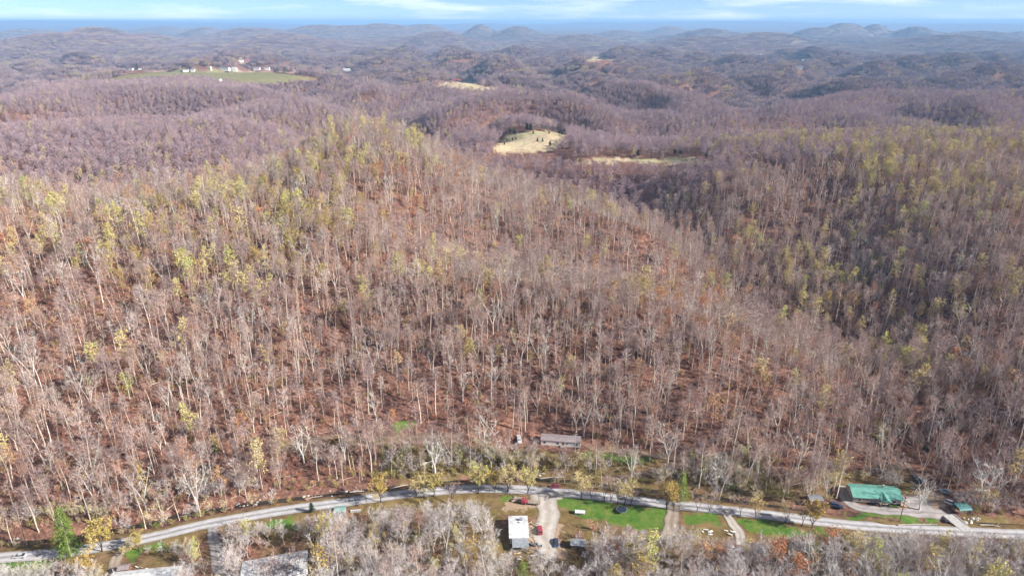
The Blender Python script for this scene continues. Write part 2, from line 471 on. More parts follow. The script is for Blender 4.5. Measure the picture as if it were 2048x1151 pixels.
def ground_mat():
    m, n, l, b = new_mat('ground')
    geo = n.new('ShaderNodeNewGeometry')
    pos = geo.outputs['Position']
    a1 = n.new('ShaderNodeVertexColor'); a1.layer_name = 'cover'      # r lawn, g olive scrub, b tan field
    a2 = n.new('ShaderNodeVertexColor'); a2.layer_name = 'cover_two'  # r far canopy, g bare dirt, b pale far fields
    s1 = n.new('ShaderNodeSeparateColor'); l.new(a1.outputs['Color'], s1.inputs[0])
    s2 = n.new('ShaderNodeSeparateColor'); l.new(a2.outputs['Color'], s2.inputs[0])
    big = noise(n, l, 0.018, 4, 0.6, vec=pos)
    mid = noise(n, l, 0.22, 5, 0.65, vec=pos)
    fine = noise(n, l, 0.75, 6, 0.75, vec=pos)
    litter_a = ramp(n, [(0.32, (0.06, 0.034, 0.028)), (0.44, (0.15, 0.082, 0.062)), (0.55, (0.225, 0.128, 0.096)), (0.66, (0.36, 0.235, 0.18))])
    l.new(fine.outputs['Fac'], litter_a.inputs['Fac'])
    litter_b = ramp(n, [(0.3, (0.62, 0.6, 0.62)), (0.7, (1.25, 1.15, 1.05))])
    l.new(mid.outputs['Fac'], litter_b.inputs['Fac'])
    col = mixc(n, l, 1.0, litter_a.outputs['Color'], litter_b.outputs['Color'], 'MULTIPLY')
    lb = ramp(n, [(0.35, (0.85, 0.85, 0.9)), (0.65, (1.1, 1.05, 1.0))])
    l.new(big.outputs['Fac'], lb.inputs['Fac'])
    col = mixc(n, l, 1.0, col, lb.outputs['Color'], 'MULTIPLY')
    scrub = ramp(n, [(0.25, (0.075, 0.05, 0.02)), (0.5, (0.17, 0.125, 0.045)), (0.75, (0.26, 0.2, 0.10))])
    l.new(mid.outputs['Fac'], scrub.inputs['Fac'])
    col = mixc(n, l, s1.outputs[1], col, scrub.outputs['Color'])
    field = ramp(n, [(0.35, (0.4, 0.33, 0.215)), (0.5, (0.5, 0.425, 0.29)), (0.65, (0.38, 0.37, 0.2))])
    l.new(big.outputs['Fac'], field.inputs['Fac'])
    fm = mixc(n, l, 1.0, field.outputs['Color'], litter_b.outputs['Color'], 'MULTIPLY')
    col = mixc(n, l, s1.outputs[2], col, fm)
    dirt = ramp(n, [(0.3, (0.30, 0.195, 0.125)), (0.7, (0.48, 0.36, 0.26))])
    l.new(fine.outputs['Fac'], dirt.inputs['Fac'])
    col = mixc(n, l, s2.outputs[1], col, dirt.outputs['Color'])
    lawn = ramp(n, [(0.36, (0.045, 0.105, 0.016)), (0.47, (0.075, 0.155, 0.022)), (0.56, (0.13, 0.17, 0.035)), (0.66, (0.23, 0.2, 0.085))])
    mixn = n.new('ShaderNodeMath'); mixn.operation = 'ADD'
    l.new(mid.outputs['Fac'], mixn.inputs[0]); l.new(fine.outputs['Fac'], mixn.inputs[1])
    hal = n.new('ShaderNodeMath'); hal.operation = 'MULTIPLY'; hal.inputs[1].default_value = 0.5
    l.new(mixn.outputs[0], hal.inputs[0]); l.new(hal.outputs[0], lawn.inputs['Fac'])
    col = mixc(n, l, s1.outputs[0], col, lawn.outputs['Color'])
    # beyond the built trees the sheet is the canopy itself
    cn = noise(n, l, 0.012, 8, 0.75, vec=pos)
    can = ramp(n, [(0.3, (0.10, 0.082, 0.085)), (0.5, (0.17, 0.135, 0.125)), (0.62, (0.2, 0.165, 0.13)), (0.75, (0.16, 0.19, 0.10))])
    l.new(cn.outputs['Fac'], can.inputs['Fac'])
    col = mixc(n, l, s2.outputs[0], col, can.outputs['Color'])
    pn = noise(n, l, 0.004, 3, 0.5, vec=pos)
    pale = ramp(n, [(0.42, (0.14, 0.16, 0.10)), (0.5, (0.34, 0.36, 0.22)), (0.6, (0.5, 0.47, 0.34))], 'CONSTANT')
    l.new(pn.outputs['Fac'], pale.inputs['Fac'])
    col = mixc(n, l, s2.outputs[2], col, pale.outputs['Color'])
    l.new(col, b.inputs['Base Color'])
    b.inputs['Roughness'].default_value = 0.95
    b.inputs['Specular IOR Level'].default_value = 0.1
    bp = n.new('ShaderNodeBump'); bp.inputs['Strength'].default_value = 0.6; bp.inputs['Distance'].default_value = 0.35
    l.new(fine.outputs['Fac'], bp.inputs['Height']); l.new(bp.outputs['Normal'], b.inputs['Normal'])
    return m
ground_mat()

def strip_mat(name, edge, mid_c, track, dark):
    """road or drive: colour across the width (uv x) with pale wheel tracks, patches along it"""
    m, n, l, b = new_mat(name)
    tc = n.new('ShaderNodeTexCoord')
    sp = n.new('ShaderNodeSeparateXYZ'); l.new(tc.outputs['UV'], sp.inputs[0])
    geo = n.new('ShaderNodeNewGeometry')
    wob = noise(n, l, 0.5, 3, vec=geo.outputs['Position'])
    ad = n.new('ShaderNodeMath'); ad.operation = 'MULTIPLY_ADD'; ad.inputs[1].default_value = 0.16; 
    l.new(wob.outputs['Fac'], ad.inputs[0]); l.new(sp.outputs['X'], ad.inputs[2])
    sb = n.new('ShaderNodeMath'); sb.operation = 'SUBTRACT'; sb.inputs[1].default_value = 0.08
    l.new(ad.outputs[0], sb.inputs[0])
    r = ramp(n, [(0.0, edge), (0.1, mid_c), (0.26, track), (0.42, mid_c), (0.5, dark), (0.58, mid_c), (0.74, track), (0.9, mid_c), (1.0, edge)])
    l.new(sb.outputs[0], r.inputs['Fac'])
    ns = noise(n, l, 0.35, 6, 0.65, vec=geo.outputs['Position'])
    rr = ramp(n, [(0.3, (0.78,) * 3), (0.7, (1.1,) * 3)])
    l.new(ns.outputs['Fac'], rr.inputs['Fac'])
    l.new(mixc(n, l, 1.0, r.outputs['Color'], rr.outputs['Color'], 'MULTIPLY'), b.inputs['Base Color'])
    b.inputs['Roughness'].default_value = 0.85
    b.inputs['Specular IOR Level'].default_value = 0.2
    return m
strip_mat('road_asphalt', (0.27, 0.245, 0.22), (0.36, 0.345, 0.345), (0.5, 0.485, 0.49), (0.22, 0.21, 0.215))
strip_mat('gravel_pale', (0.26, 0.21, 0.165), (0.40, 0.35, 0.3), (0.48, 0.44, 0.4), (0.37, 0.32, 0.27))
strip_mat('gravel_grey', (0.22, 0.185, 0.16), (0.32, 0.285, 0.27), (0.38, 0.35, 0.335), (0.27, 0.24, 0.22))
strip_mat('dirt_tan', (0.2, 0.15, 0.11), (0.29, 0.23, 0.18), (0.35, 0.29, 0.235), (0.26, 0.2, 0.15))
strip_mat('dirt_track', (0.15, 0.095, 0.065), (0.19, 0.125, 0.09), (0.23, 0.16, 0.115), (0.17, 0.125, 0.075))
def water_mat():
    m, n, l, b = new_mat('creek_water')
    b.inputs['Base Color'].default_value = (0.035, 0.03, 0.022, 1)
    b.inputs['Roughness'].default_value = 0.12
    ns = noise(n, l, 1.2, 3)
    bp = n.new('ShaderNodeBump'); bp.inputs['Strength'].default_value = 0.25
    l.new(ns.outputs['Fac'], bp.inputs['Height']); l.new(bp.outputs['Normal'], b.inputs['Normal'])
water_mat()

# ------------------------------------------------------------------ mesh helpers
def tag(o, label=None, cat=None, group=None, kind=None):
    if label: o['label'] = label
    if cat: o['category'] = cat
    if group: o['group'] = group
    if kind: o['kind'] = kind
    return o

def link(name, mesh, parent=None):
    o = bpy.data.objects.new(name, mesh)
    COL.objects.link(o)
    if parent is not None:
        o.parent = parent
    return o

def np_mesh(name, V, Fc, mats, mat_idx=None, smooth_shade=False):
    """V (n,3); Fc (m,3) or (m,4) array"""
    me = bpy.data.meshes.new(name)
    V = np.asarray(V, np.float32)
    Fc = np.asarray(Fc, np.int32)
    k = Fc.shape[1]
    me.vertices.add(len(V)); me.vertices.foreach_set('co', V.ravel())
    me.loops.add(Fc.size); me.loops.foreach_set('vertex_index', Fc.ravel())
    me.polygons.add(len(Fc))
    me.polygons.foreach_set('loop_start', np.arange(0, Fc.size, k, dtype=np.int32))
    if mat_idx is not None:
        me.polygons.foreach_set('material_index', np.asarray(mat_idx, np.int32))
    if smooth_shade:
        me.polygons.foreach_set('use_smooth', np.ones(len(Fc), bool))
    for mt in mats:
        me.materials.append(MATS[mt])
    me.update(calc_edges=True)
    me.validate()
    return me

class MB:
    """collects boxes, prisms and tubes into one mesh"""
    def __init__(s):
        s.v, s.f = [], []
    def add(s, v, f):
        k = len(s.v)
        s.v += [tuple(p) for p in v]
        s.f += [tuple(k + i for i in q) for q in f]
        return s
    def box(s, cx, cy, cz, sx, sy, sz, rz=0.0, ry=0.0, taper=1.0):
        pts = []
        for z, t in ((-sz / 2, 1.0), (sz / 2, taper)):
            for x, y in ((-1, -1), (1, -1), (1, 1), (-1, 1)):
                p = [x * sx / 2 * t, y * sy / 2 * t, z]
                if ry:
                    c, q = math.cos(ry), math.sin(ry)
                    p = [p[0] * c + p[2] * q, p[1], -p[0] * q + p[2] * c]
                if rz:
                    c, q = math.cos(rz), math.sin(rz)
                    p = [p[0] * c - p[1] * q, p[0] * q + p[1] * c, p[2]]
                pts.append((p[0] + cx, p[1] + cy, p[2] + cz))
        return s.add(pts, [(3, 2, 1, 0), (4, 5, 6, 7), (0, 1, 5, 4), (1, 2, 6, 5), (2, 3, 7, 6), (3, 0, 4, 7)])
    def prism(s, prof, y0, y1, scale1=1.0):
        """closed profile [(x,z)] extruded along y"""
        n = len(prof)
        v = [(x, y0, z) for x, z in prof] + [(x, y1, z) for x, z in prof]
        f = [tuple(range(n)), tuple(range(2 * n - 1, n - 1, -1))]
        f += [(i, n + i, n + (i + 1) % n, (i + 1) % n) for i in range(n)]
        return s.add(v, f)
    def tube(s, p0, p1, r0, r1=None, n=8, cap=True):
        r1 = r0 if r1 is None else r1
        a, b = Vector(p0), Vector(p1)
        d = (b - a).normalized()
        u = d.orthogonal().normalized()
        w = d.cross(u)
        v = []
        for c, r in ((a, r0), (b, r1)):
            for i in range(n):
                t = 2 * math.pi * i / n
                v.append(c + u * (r * math.cos(t)) + w * (r * math.sin(t)))
        f = [(i, (i + 1) % n, n + (i + 1) % n, n + i) for i in range(n)]
        if cap:
            f += [tuple(range(n - 1, -1, -1)), tuple(range(n, 2 * n))]
        return s.add(v, f)
    def mesh(s, name, mat, sm=False):
        me = bpy.data.meshes.new(name)
        me.from_pydata(s.v, [], s.f)
        me.materials.append(MATS[mat])
        if sm:
            for p in me.polygons: p.use_smooth = True
        me.update()
        return me
    def build(s, name, mat, parent=None, sm=False):
        return link(name, s.mesh(name, mat, sm), parent)

def thing(name, loc, rz=0.0, label=None, cat=None, group=None):
    e = bpy.data.objects.new(name, None)
    e.empty_display_size = 0.5
    COL.objects.link(e)
    e.location = [float(c) for c in loc]
    e.rotation_euler = (0, 0, rz)
    return tag(e, label, cat, group)

# ------------------------------------------------------------------ land cover (photo outlines of clearings, carried to the ground)
LAWN = [[(1128, 994), (1200, 1001), (1270, 1010), (1336, 1019), (1332, 1045), (1318, 1064), (1290, 1062), (1240, 1050), (1180, 1036), (1132, 1024)],
        [(1696, 1023), (1800, 1030), (1888, 1031), (1884, 1044), (1790, 1043), (1690, 1036)],
        [(1476, 1036), (1560, 1046), (1640, 1060), (1660, 1076), (1560, 1072), (1490, 1060)],
        [(-40, 1130), (112, 1118), (124, 1160), (-40, 1165)], [(1168, 900), (1240, 907), (1318, 916), (1310, 926), (1236, 922), (1172, 911)],
        [(792, 842), (824, 842), (828, 862), (794, 866)], [(248, 1102), (320, 1088), (328, 1100), (252, 1122)], [(1005, 990), (1030, 990), (1030, 1005), (1005, 1005)],
        [(1360, 1020), (1430, 1030), (1440, 1052), (1370, 1046)], [(535, 1040), (590, 1030), (600, 1050), (540, 1062)], [(720, 192), (756, 190), (750, 207), (722, 208)],
        [(1770, 1000), (1800, 1004), (1798, 1014), (1768, 1012)]]
FARLAWN = [[(215, 160), (262, 147), (340, 141), (420, 138), (480, 139), (560, 146), (650, 157), (560, 166), (490, 174), (430, 166), (360, 156), (290, 157), (235, 164)]]
OLIVE = [[(975, 988), (1078, 990), (1078, 1036), (1010, 1040), (980, 1040)], [(1112, 1022), (1185, 1036), (1180, 1085), (1118, 1080)],
         [(760, 888), (1000, 895), (1160, 905), (1500, 905), (1560, 960), (1700, 940), (1830, 935), (1830, 985), (1700, 970), (1560, 1010), (1300, 985), (1000, 955), (780, 970)],
         [(0, 1090), (250, 1060), (250, 1085), (0, 1112)], [(700, 1010), (880, 990), (960, 990), (960, 1060), (860, 1060), (720, 1030)], [(940, 1060), (1012, 1050), (1015, 1151), (930, 1151)],
         [(1900, 1015), (2048, 1030), (2048, 1055), (1930, 1050)]]
FIELD = [[(985, 302), (1000, 286), (1008, 268), (1060, 261), (1112, 264), (1146, 272), (1122, 286), (1112, 300), (1060, 307), (1000, 306)],
         [(1150, 320), (1240, 316), (1325, 319), (1350, 313), (1392, 316), (1422, 322), (1415, 329), (1330, 327), (1240, 324), (1150, 327)],
         [(1470, 334), (1530, 336), (1566, 339), (1560, 345), (1480, 341)], [(820, 178), (880, 167), (950, 163), (962, 172), (1044, 178), (960, 180), (880, 175)],
         [(1160, 121), (1195, 114), (1232, 118), (1235, 123)], [(470, 121), (505, 121), (505, 126), (470, 126)]]
DIRT = [[(1060, 1050), (1120, 1050), (1130, 1110), (1070, 1125), (1055, 1090)], [(560, 878), (690, 872), (860, 870), (930, 876), (860, 884), (690, 892), (560, 900)],
        [(1010, 1010), (1075, 1005), (1075, 1022), (1012, 1024)], [(1790, 990), (1880, 985), (1890, 1022), (1800, 1024)], [(1085, 860), (1165, 872), (1165, 884), (1090, 876)]]
CLEAR = LAWN + FARLAWN + OLIVE[:2] + FIELD + DIRT

def masks(X, Y, Z, jitter=True):
    px, py, dep = proj(X, Y, Z)
    if jitter:
        s = 1600.0 / dep
        px = px + (fbm(X, Y, 7, 4, 31, 0.6)) * s * 2.3
        py = py + (fbm(X, Y, 7, 4, 57, 0.6)) * s * 1.3
        fr = smooth(700, 1200, np.hypot(X, Y))
        px, py = px + fr * 7 * fbm(X, Y, 70, 3, 33), py + fr * 2.5 * fbm(X, Y, 70, 3, 34)
    def cover(polys):
        m = np.zeros(px.shape, bool)
        for P in polys:
            a = np.array(P)
            near = (px > a[:, 0].min()) & (px < a[:, 0].max()) & (py > a[:, 1].min()) & (py < a[:, 1].max())
            if near.any():
                idx = np.nonzero(near)
                m[idx] |= in_poly(px[idx], py[idx], P)
        return m
    return cover
# ------------------------------------------------------------------ level pads for buildings, known before the ground is laid
def pad(px, py, r, z):
    p = on_plane(px, py, z)
    PADS.append((p[0], p[1], r, z))
    return p
P_GREEN = pad(1750, 1000, 10, 0.6)
P_TRAILER = pad(1122, 889, 9.5, 3.6)
P_WHITE = pad(1037, 1075, 9, 0.4)
P_BARN = pad(560, 1145, 12, 0.5)
P_LONG = pad(295, 1158, 10, 0.5)

# ------------------------------------------------------------------ the ground sheet
def build_ground():
    th = np.concatenate([np.radians(np.arange(-180, -44, 4.0)), np.radians(np.arange(-44, 44.01, 0.13)), np.radians(np.arange(46, 181, 4.0))])
    th[-1] = th[0] + 2 * math.pi
    rr = np.concatenate([[2, 30, 60, 85], np.arange(105, 330, 0.85), np.geomspace(330, 36000, 500)])
    nt, nr = len(th) - 1, len(rr)
    T, R = np.meshgrid(th[:-1], rr)
    X, Y = (R * np.sin(T)).ravel(), (R * np.cos(T)).ravel()
    Z = ground(X, Y)
    Rr = R.ravel()
    # far beyond the built trees the sheet stands at canopy height
    Zc = Z + smooth(7000, 9500, Rr) * (12 + 7 * fbm(X, Y, 60, 3, 77))
    i, j = np.meshgrid(np.arange(nr - 1), np.arange(nt), indexing='ij')
    a = (i * nt + j).ravel(); b = (i * nt + (j + 1) % nt).ravel()
    Fc = np.stack([a, b, b + nt, a + nt], 1)[:, ::-1]
    me = np_mesh('ground', np.stack([X, Y, Zc], 1), Fc, ['ground'], smooth_shade=True)
    front = (Y > 100)
    cov = masks(X, Y, Z)
    c1 = np.zeros((len(X), 4), np.float32); c2 = np.zeros((len(X), 4), np.float32)
    c1[:, 3] = c2[:, 3] = 1
    c1[:, 0] = (cov(LAWN) & front & (Rr < 1500)) | (cov(FARLAWN) & (Rr > 1200) & (Rr < 2700))
    c1[:, 0] *= np.where(Rr > 1200, 0.45, 1)
    c1[:, 1] = (cov(OLIVE) & front & (Rr < 400)) * (0.55 + 0.45 * np.clip(fbm(X, Y, 9, 3, 4) + 0.4, 0, 1))
    fz = (Y > 100) & (Rr < 400) & (Y < np.interp(X, ROAD_C[:, 0], ROAD_C[:, 1]))
    c1[:, 1] = np.maximum(c1[:, 1], fz * np.clip(0.45 + 0.6 * fbm(X, Y, 14, 3, 44), 0, 0.85))
    dr = dist_polyline(X, Y, ROAD_C[::2])
    verge = (Rr < 420) * (1 - smooth(3.2, 6.0, dr))
    c1[:, 1] = np.maximum(c1[:, 1], verge * 0.8)
    c1[:, 2] = np.maximum(cov(FIELD) & (Rr > 500), (cov(FARLAWN) & (Rr > 1200)) * 0.55)
    c2[:, 1] = cov(DIRT) * (Rr < 600) * np.where(Y > 245, 0.35, 0.85)
    c2[:, 0] = smooth(4300, 6500, Rr)
    c2[:, 2] = smooth(0.15, 0.4, fbm(X, Y, 1500, 3, 91) + 0.5 * np.exp(-(((X - 950) / 1100) ** 2 + ((Y - 7200) / 2400) ** 2)) - 0.12) * (1 - smooth(-22, -6, Z)) * smooth(4200, 5200, Rr) * (1 - smooth(15000, 20000, Rr)) * 0.8
    for nm, c in (('cover', c1), ('cover_two', c2)):
        at_ = me.color_attributes.new(nm, 'FLOAT_COLOR', 'POINT')
        at_.data.foreach_set('color', c.ravel())
    o = link('ground', me)
    tag(o, 'leaf covered forest floor of the hills and valley', kind='structure')
build_ground()

def strip(name, C, width, mat, lift, label, nx=6, ragged=0.0, flat=None):
    C = np.asarray(C)
    d = np.gradient(C, axis=0)
    d /= np.linalg.norm(d, axis=1)[:, None]
    nrm = np.stack([d[:, 1], -d[:, 0]], 1)
    m = len(C)
    us = np.linspace(0, 1, nx + 1)
    s = np.concatenate([[0], np.cumsum(np.linalg.norm(np.diff(C, axis=0), axis=1))])
    wl_ = width / 2 * (1 + ragged * vnoise(s / 4.0, s * 0 + 1, 3))
    wr_ = width / 2 * (1 + ragged * vnoise(s / 4.0, s * 0 + 9, 4))
    off = -wl_[:, None] + us[None, :] * (wl_ + wr_)[:, None]
    P = C[:, None, :] + nrm[:, None, :] * off[:, :, None]
    X, Y = P[..., 0].ravel(), P[..., 1].ravel()
    Z = (ground(X, Y) if flat is None else np.full(X.shape, flat)) + lift
    i, j = np.meshgrid(np.arange(m - 1), np.arange(nx), indexing='ij')
    a = (i * (nx + 1) + j).ravel()
    Fc = np.stack([a, a + 1, a + nx + 2, a + nx + 1], 1)
    me = np_mesh(name, np.stack([X, Y, Z], 1), Fc, [mat], smooth_shade=True)
    uv = me.uv_layers.new(name='UVMap')
    UV = np.stack([np.tile(us, m), np.repeat(s / 5.0, nx + 1)], 1)
    uv.data.foreach_set('uv', UV[Fc.ravel()].astype(np.float32).ravel())
    # face up
    o = link(name, me)
    if me.polygons[0].normal.z < 0:
        me.flip_normals()
    return tag(o, label, kind='structure')

def resample(C, step):
    C = np.asarray(C)
    s = np.concatenate([[0], np.cumsum(np.linalg.norm(np.diff(C, axis=0), axis=1))])
    t = np.arange(0, s[-1], step)
    return np.stack([np.interp(t, s, C[:, 0]), np.interp(t, s, C[:, 1])], 1)

ROAD_S = resample(ROAD_C, 2.0)
strip('road', ROAD_S, 5.6, 'road_asphalt', 0.06, 'pale grey country road curving along the valley floor', nx=10, ragged=0.05, flat=ROAD_Z)
strip('creek', resample(CREEK_C, 2.0), 2.4, 'creek_water', 0.0, 'narrow dark creek beside the road', nx=3, ragged=0.35, flat=-1.35)
DRIVE_MAT = {'gravel_drive_west': 'gravel_grey', 'dirt_drive': 'dirt_tan', 'gravel_drive': 'gravel_pale', 'dirt_drive_east': 'dirt_tan', 'gravel_drive_east': 'gravel_pale',
             'gravel_apron': 'gravel_pale', 'house_drive': 'gravel_grey', 'gravel_lot': 'gravel_grey', 'hill_track': 'dirt_track', 'logging_track': 'dirt_track', 'foot_track': 'dirt_track'}
DRIVE_LINES = {}
for k, (nm, (pts, w)) in enumerate(DRIVES.items()):
    P = [at(a, b)[:2] for a, b in pts]
    C = resample(catmull(P, 6), 1.0)
    DRIVE_LINES[nm] = (C, w)
    plain_nm = {'gravel_drive_west': 'driveway', 'gravel_drive_east': 'driveway', 'dirt_drive_east': 'driveway', 'dirt_drive': 'driveway', 'gravel_drive': 'driveway', 'house_drive': 'driveway'}.get(nm, nm)
    strip(plain_nm, C, w, DRIVE_MAT[nm], 0.1 + 0.008 * k, nm.replace('_', ' ') + ' off the valley road', nx=6, ragged=0.22)

# ------------------------------------------------------------------ trees
def unit(v):
    return v / (np.linalg.norm(v) + 1e-9)

class Soup:
    """triangles with one of two roles: wood (tubes) or crown (thin branches, twigs, leaves)"""
    def __init__(s):
        s.v, s.f, s.m, s.n = [], [], [], 0
    def tube(s, P, R, mat, k=5):
        P = np.asarray(P, float); R = np.asarray(R, float)
        n = len(P)
        d = np.gradient(P, axis=0)
        rings = []
        for i in range(n):
            t = unit(d[i])
            u = unit(np.cross(t, [0.31, 0.9, 0.2]))
            w = np.cross(t, u)
            a = np.arange(k) * 2 * math.pi / k
            rings.append(P[i] + R[i] * (np.cos(a)[:, None] * u + np.sin(a)[:, None] * w))
        s.v.append(np.vstack(rings))
        for i in range(n - 1):
            for j in range(k):
                a, b = s.n + i * k + j, s.n + i * k + (j + 1) % k
                s.f += [(a, b, b + k), (a, b + k, a + k)]
                s.m += [mat, mat]
        s.n += n * k
    def blade(s, p0, p1, w, mat, rg):
        d = unit(p1 - p0)
        u = unit(np.cross(d, rg.normal(size=3)))
        s.v.append(np.stack([p0 - u * w / 2, p0 + u * w / 2, p1]))
        s.f.append((s.n, s.n + 1, s.n + 2)); s.m.append(mat); s.n += 3
    def leaf(s, p, size, mat, rg):
        a = unit(rg.normal(size=3)) * size
        b = unit(np.cross(a, rg.normal(size=3))) * size * rg.uniform(0.6, 1.0)
        s.v.append(np.stack([p - a * 0.5, p + a * 0.5, p + b]))
        s.f.append((s.n, s.n + 1, s.n + 2)); s.m.append(mat); s.n += 3
    def meshes(s, name, mats):
        """(trunk mesh, crown mesh, whole mesh): material 0 is the trunk, the rest the crown"""
        V, Fc, M = np.vstack(s.v), np.array(s.f), np.array(s.m)
        whole = np_mesh(name, V, Fc, mats, M)
        out = []
        for nm, sel in (('trunk', M == 0), ('crown', M != 0)):
            f = Fc[sel]
            if len(f) == 0:
                out.append(None); continue
            ids, inv = np.unique(f, return_inverse=True)
            out.append(np_mesh(nm, V[ids], inv.reshape(-1, 3), mats, M[sel]))
        return out[0], out[1], whole

def gen_tree(seed, h, cb=0.5, cr=3.8, n1=15, n2=5, n3=5, tr=0.24, leaders=1, leaf=0, leaf_size=0.3, twig_w=0.07, up=0.9, narrow=0.0, lean=0.0, twig_len=1.5, bw=1.0, k=5):
    rg = np.random.default_rng(seed)
    s = Soup()
    tips = []
    def leader(base, direction, length, r0, c0, crown_r, n_1):
        m = 6
        P = [base]
        dr = unit(direction)
        for i in range(1, m + 1):
            dr = unit(dr + rg.normal(size=3) * 0.045 + np.array([0, 0, 0.06]))
            P.append(P[-1] + dr * length / m)
        P = np.array(P)
        R = r0 * (1 - np.linspace(0, 1, m + 1) * 0.9) ** 0.85
        s.tube(P, R, 0, k)
        az = rg.uniform(0, 6.28)
        for i in range(n_1):
            t = c0 + (0.98 - c0) * ((i + rg.uniform(0, 0.8)) / n_1)
            u = (t - c0) / (1 - c0)
            base_p = np.array([np.interp(t * m, np.arange(m + 1), P[:, q]) for q in range(3)])
            az += 2.4 + rg.uniform(-0.5, 0.5)
            prof = math.sqrt(max(0.06, 1 - ((u - 0.35) / 0.72) ** 2))
            L = crown_r * prof * rg.uniform(0.75, 1.25)
            el = math.radians(22 + 45 * u + rg.uniform(-10, 14)) * up + narrow
            dv = np.array([math.cos(az) * math.cos(el), math.sin(az) * math.cos(el), math.sin(el)])
            q0 = base_p
            q1 = q0 + dv * L * 0.5 + rg.normal(size=3) * L * 0.04
            dv2 = unit(dv + np.array([0, 0, 0.35]) + rg.normal(size=3) * 0.15)
            q2 = q1 + dv2 * L * 0.6
            rb = max(0.025, r0 * 0.3 * (1 - 0.6 * t)) * bw
            s.tube([q0, q1, q2], [rb, rb * 0.6, 0.012], 1, 3)
            for j in range(n2):
                w = rg.uniform(0.25, 1.0)
                b0 = q0 + (q1 - q0) * min(1, w * 2) if w < 0.5 else q1 + (q2 - q1) * (w * 2 - 1)
                d2 = unit(dv2 + rg.normal(size=3) * 0.65 + np.array([0, 0, 0.25]))
                L2 = L * rg.uniform(0.28, 0.5) + 0.3
                b1 = b0 + d2 * L2
                s.blade(b0, b1, twig_w * 1.7, 1, rg)
                for _ in range(n3):
                    c0_ = b0 + (b1 - b0) * rg.uniform(0.25, 1)
                    d3 = unit(d2 + rg.normal(size=3) * 0.6 + np.array([0, 0, 0.2]))
                    c1_ = c0_ + d3 * twig_len * rg.uniform(0.6, 1.2)
                    s.blade(c0_, c1_, twig_w, 1, rg)
                    tips.append((c0_, c1_))
        return P
    if leaders == 1:
        leader(np.array([0, 0, -0.4]), np.array([lean * math.cos(seed), lean * math.sin(seed), 1.0]), h, tr, cb, cr, n1)
    else:
        fork = h * cb * 0.6
        P = [np.array([0, 0, -0.4]), np.array([0.1, 0, fork * 0.5]), np.array([0.15 * rg.normal(), 0.1, fork])]
        s.tube(P, [tr * 1.1, tr, tr * 0.9], 0, k)
        a0 = rg.uniform(0, 6.28)
        for i in range(leaders):
            a = a0 + i * 6.28 / leaders + rg.uniform(-0.4, 0.4)
            sp = rg.uniform(0.25, 0.55)
            leader(P[-1], np.array([math.cos(a) * sp, math.sin(a) * sp, 1.0]), (h - fork) * rg.uniform(0.85, 1.05), tr * 0.62, 0.3, cr * 0.72, max(4, n1 // leaders + 1))
    if leaf:
        for _ in range(leaf):
            a, b = tips[rg.integers(len(tips))]
            s.leaf(a + (b - a) * rg.uniform(0.3, 1.05) + rg.normal(size=3) * 0.12, leaf_size * rg.uniform(0.6, 1.3), 2, rg)
    return s

def gen_conifer(seed, h, r, needles_mat=2, layers=22, dense=26, droop=-0.12):
    rg = np.random.default_rng(seed)
    s = Soup()
    s.tube([[0, 0, -0.4], [0.05, 0, h * 0.5], [0, 0.05, h]], [0.03 * h * 0.4, 0.016 * h * 0.5, 0.02], 0, 5)
    for i in range(layers):
        t = 0.1 + 0.88 * i / layers
        L = r * (1 - t) ** 0.75 * rg.uniform(0.75, 1.15) + 0.15
        for a in np.arange(6) * 1.047 + rg.uniform(0, 1):
            a += rg.uniform(-0.3, 0.3)
            d = np.array([math.cos(a), math.sin(a), droop + 0.5 * t])
            b0 = np.array([0, 0, t * h]); b1 = b0 + d * L * rg.uniform(0.7, 1.2)
            s.blade(b0, b1, 0.09, 1, rg)
            for _ in range(max(4, int(dense * (1 - t) ** 0.6))):
                w = rg.uniform(0.2, 1.0)
                p = b0 + (b1 - b0) * w + rg.normal(size=3) * 0.22
                q = p + unit(d + rg.normal(size=3) * 0.7) * rg.uniform(0.35, 0.75)
                s.blade(p, q, 0.22, needles_mat, rg)
    return s

def gen_shrub(seed, h=2.6, n=14, leaf=0, w=0.05, leaf_size=0.22):
    rg = np.random.default_rng(seed)
    s = Soup()
    for i in range(n):
        a = rg.uniform(0, 6.28); sp = rg.uniform(0.15, 0.8)
        b0 = np.array([rg.normal() * 0.25, rg.normal() * 0.25, -0.1])
        d = unit(np.array([math.cos(a) * sp, math.sin(a) * sp, 1]))
        L = h * rg.uniform(0.5, 1.05)
        b1 = b0 + d * L
        s.blade(b0, b1, w * 1.5, 0, rg)
        for _ in range(7):
            p = b0 + (b1 - b0) * rg.uniform(0.3, 1)
            q = p + unit(d + rg.normal(size=3) * 0.7) * h * rg.uniform(0.15, 0.4)
            s.blade(p, q, w, 1, rg)
            for _ in range(leaf):
                s.leaf(p + (q - p) * rg.uniform(0.2, 1.1) + rg.normal(size=3) * 0.1, leaf_size * rg.uniform(0.6, 1.3), 2, rg)
    return s

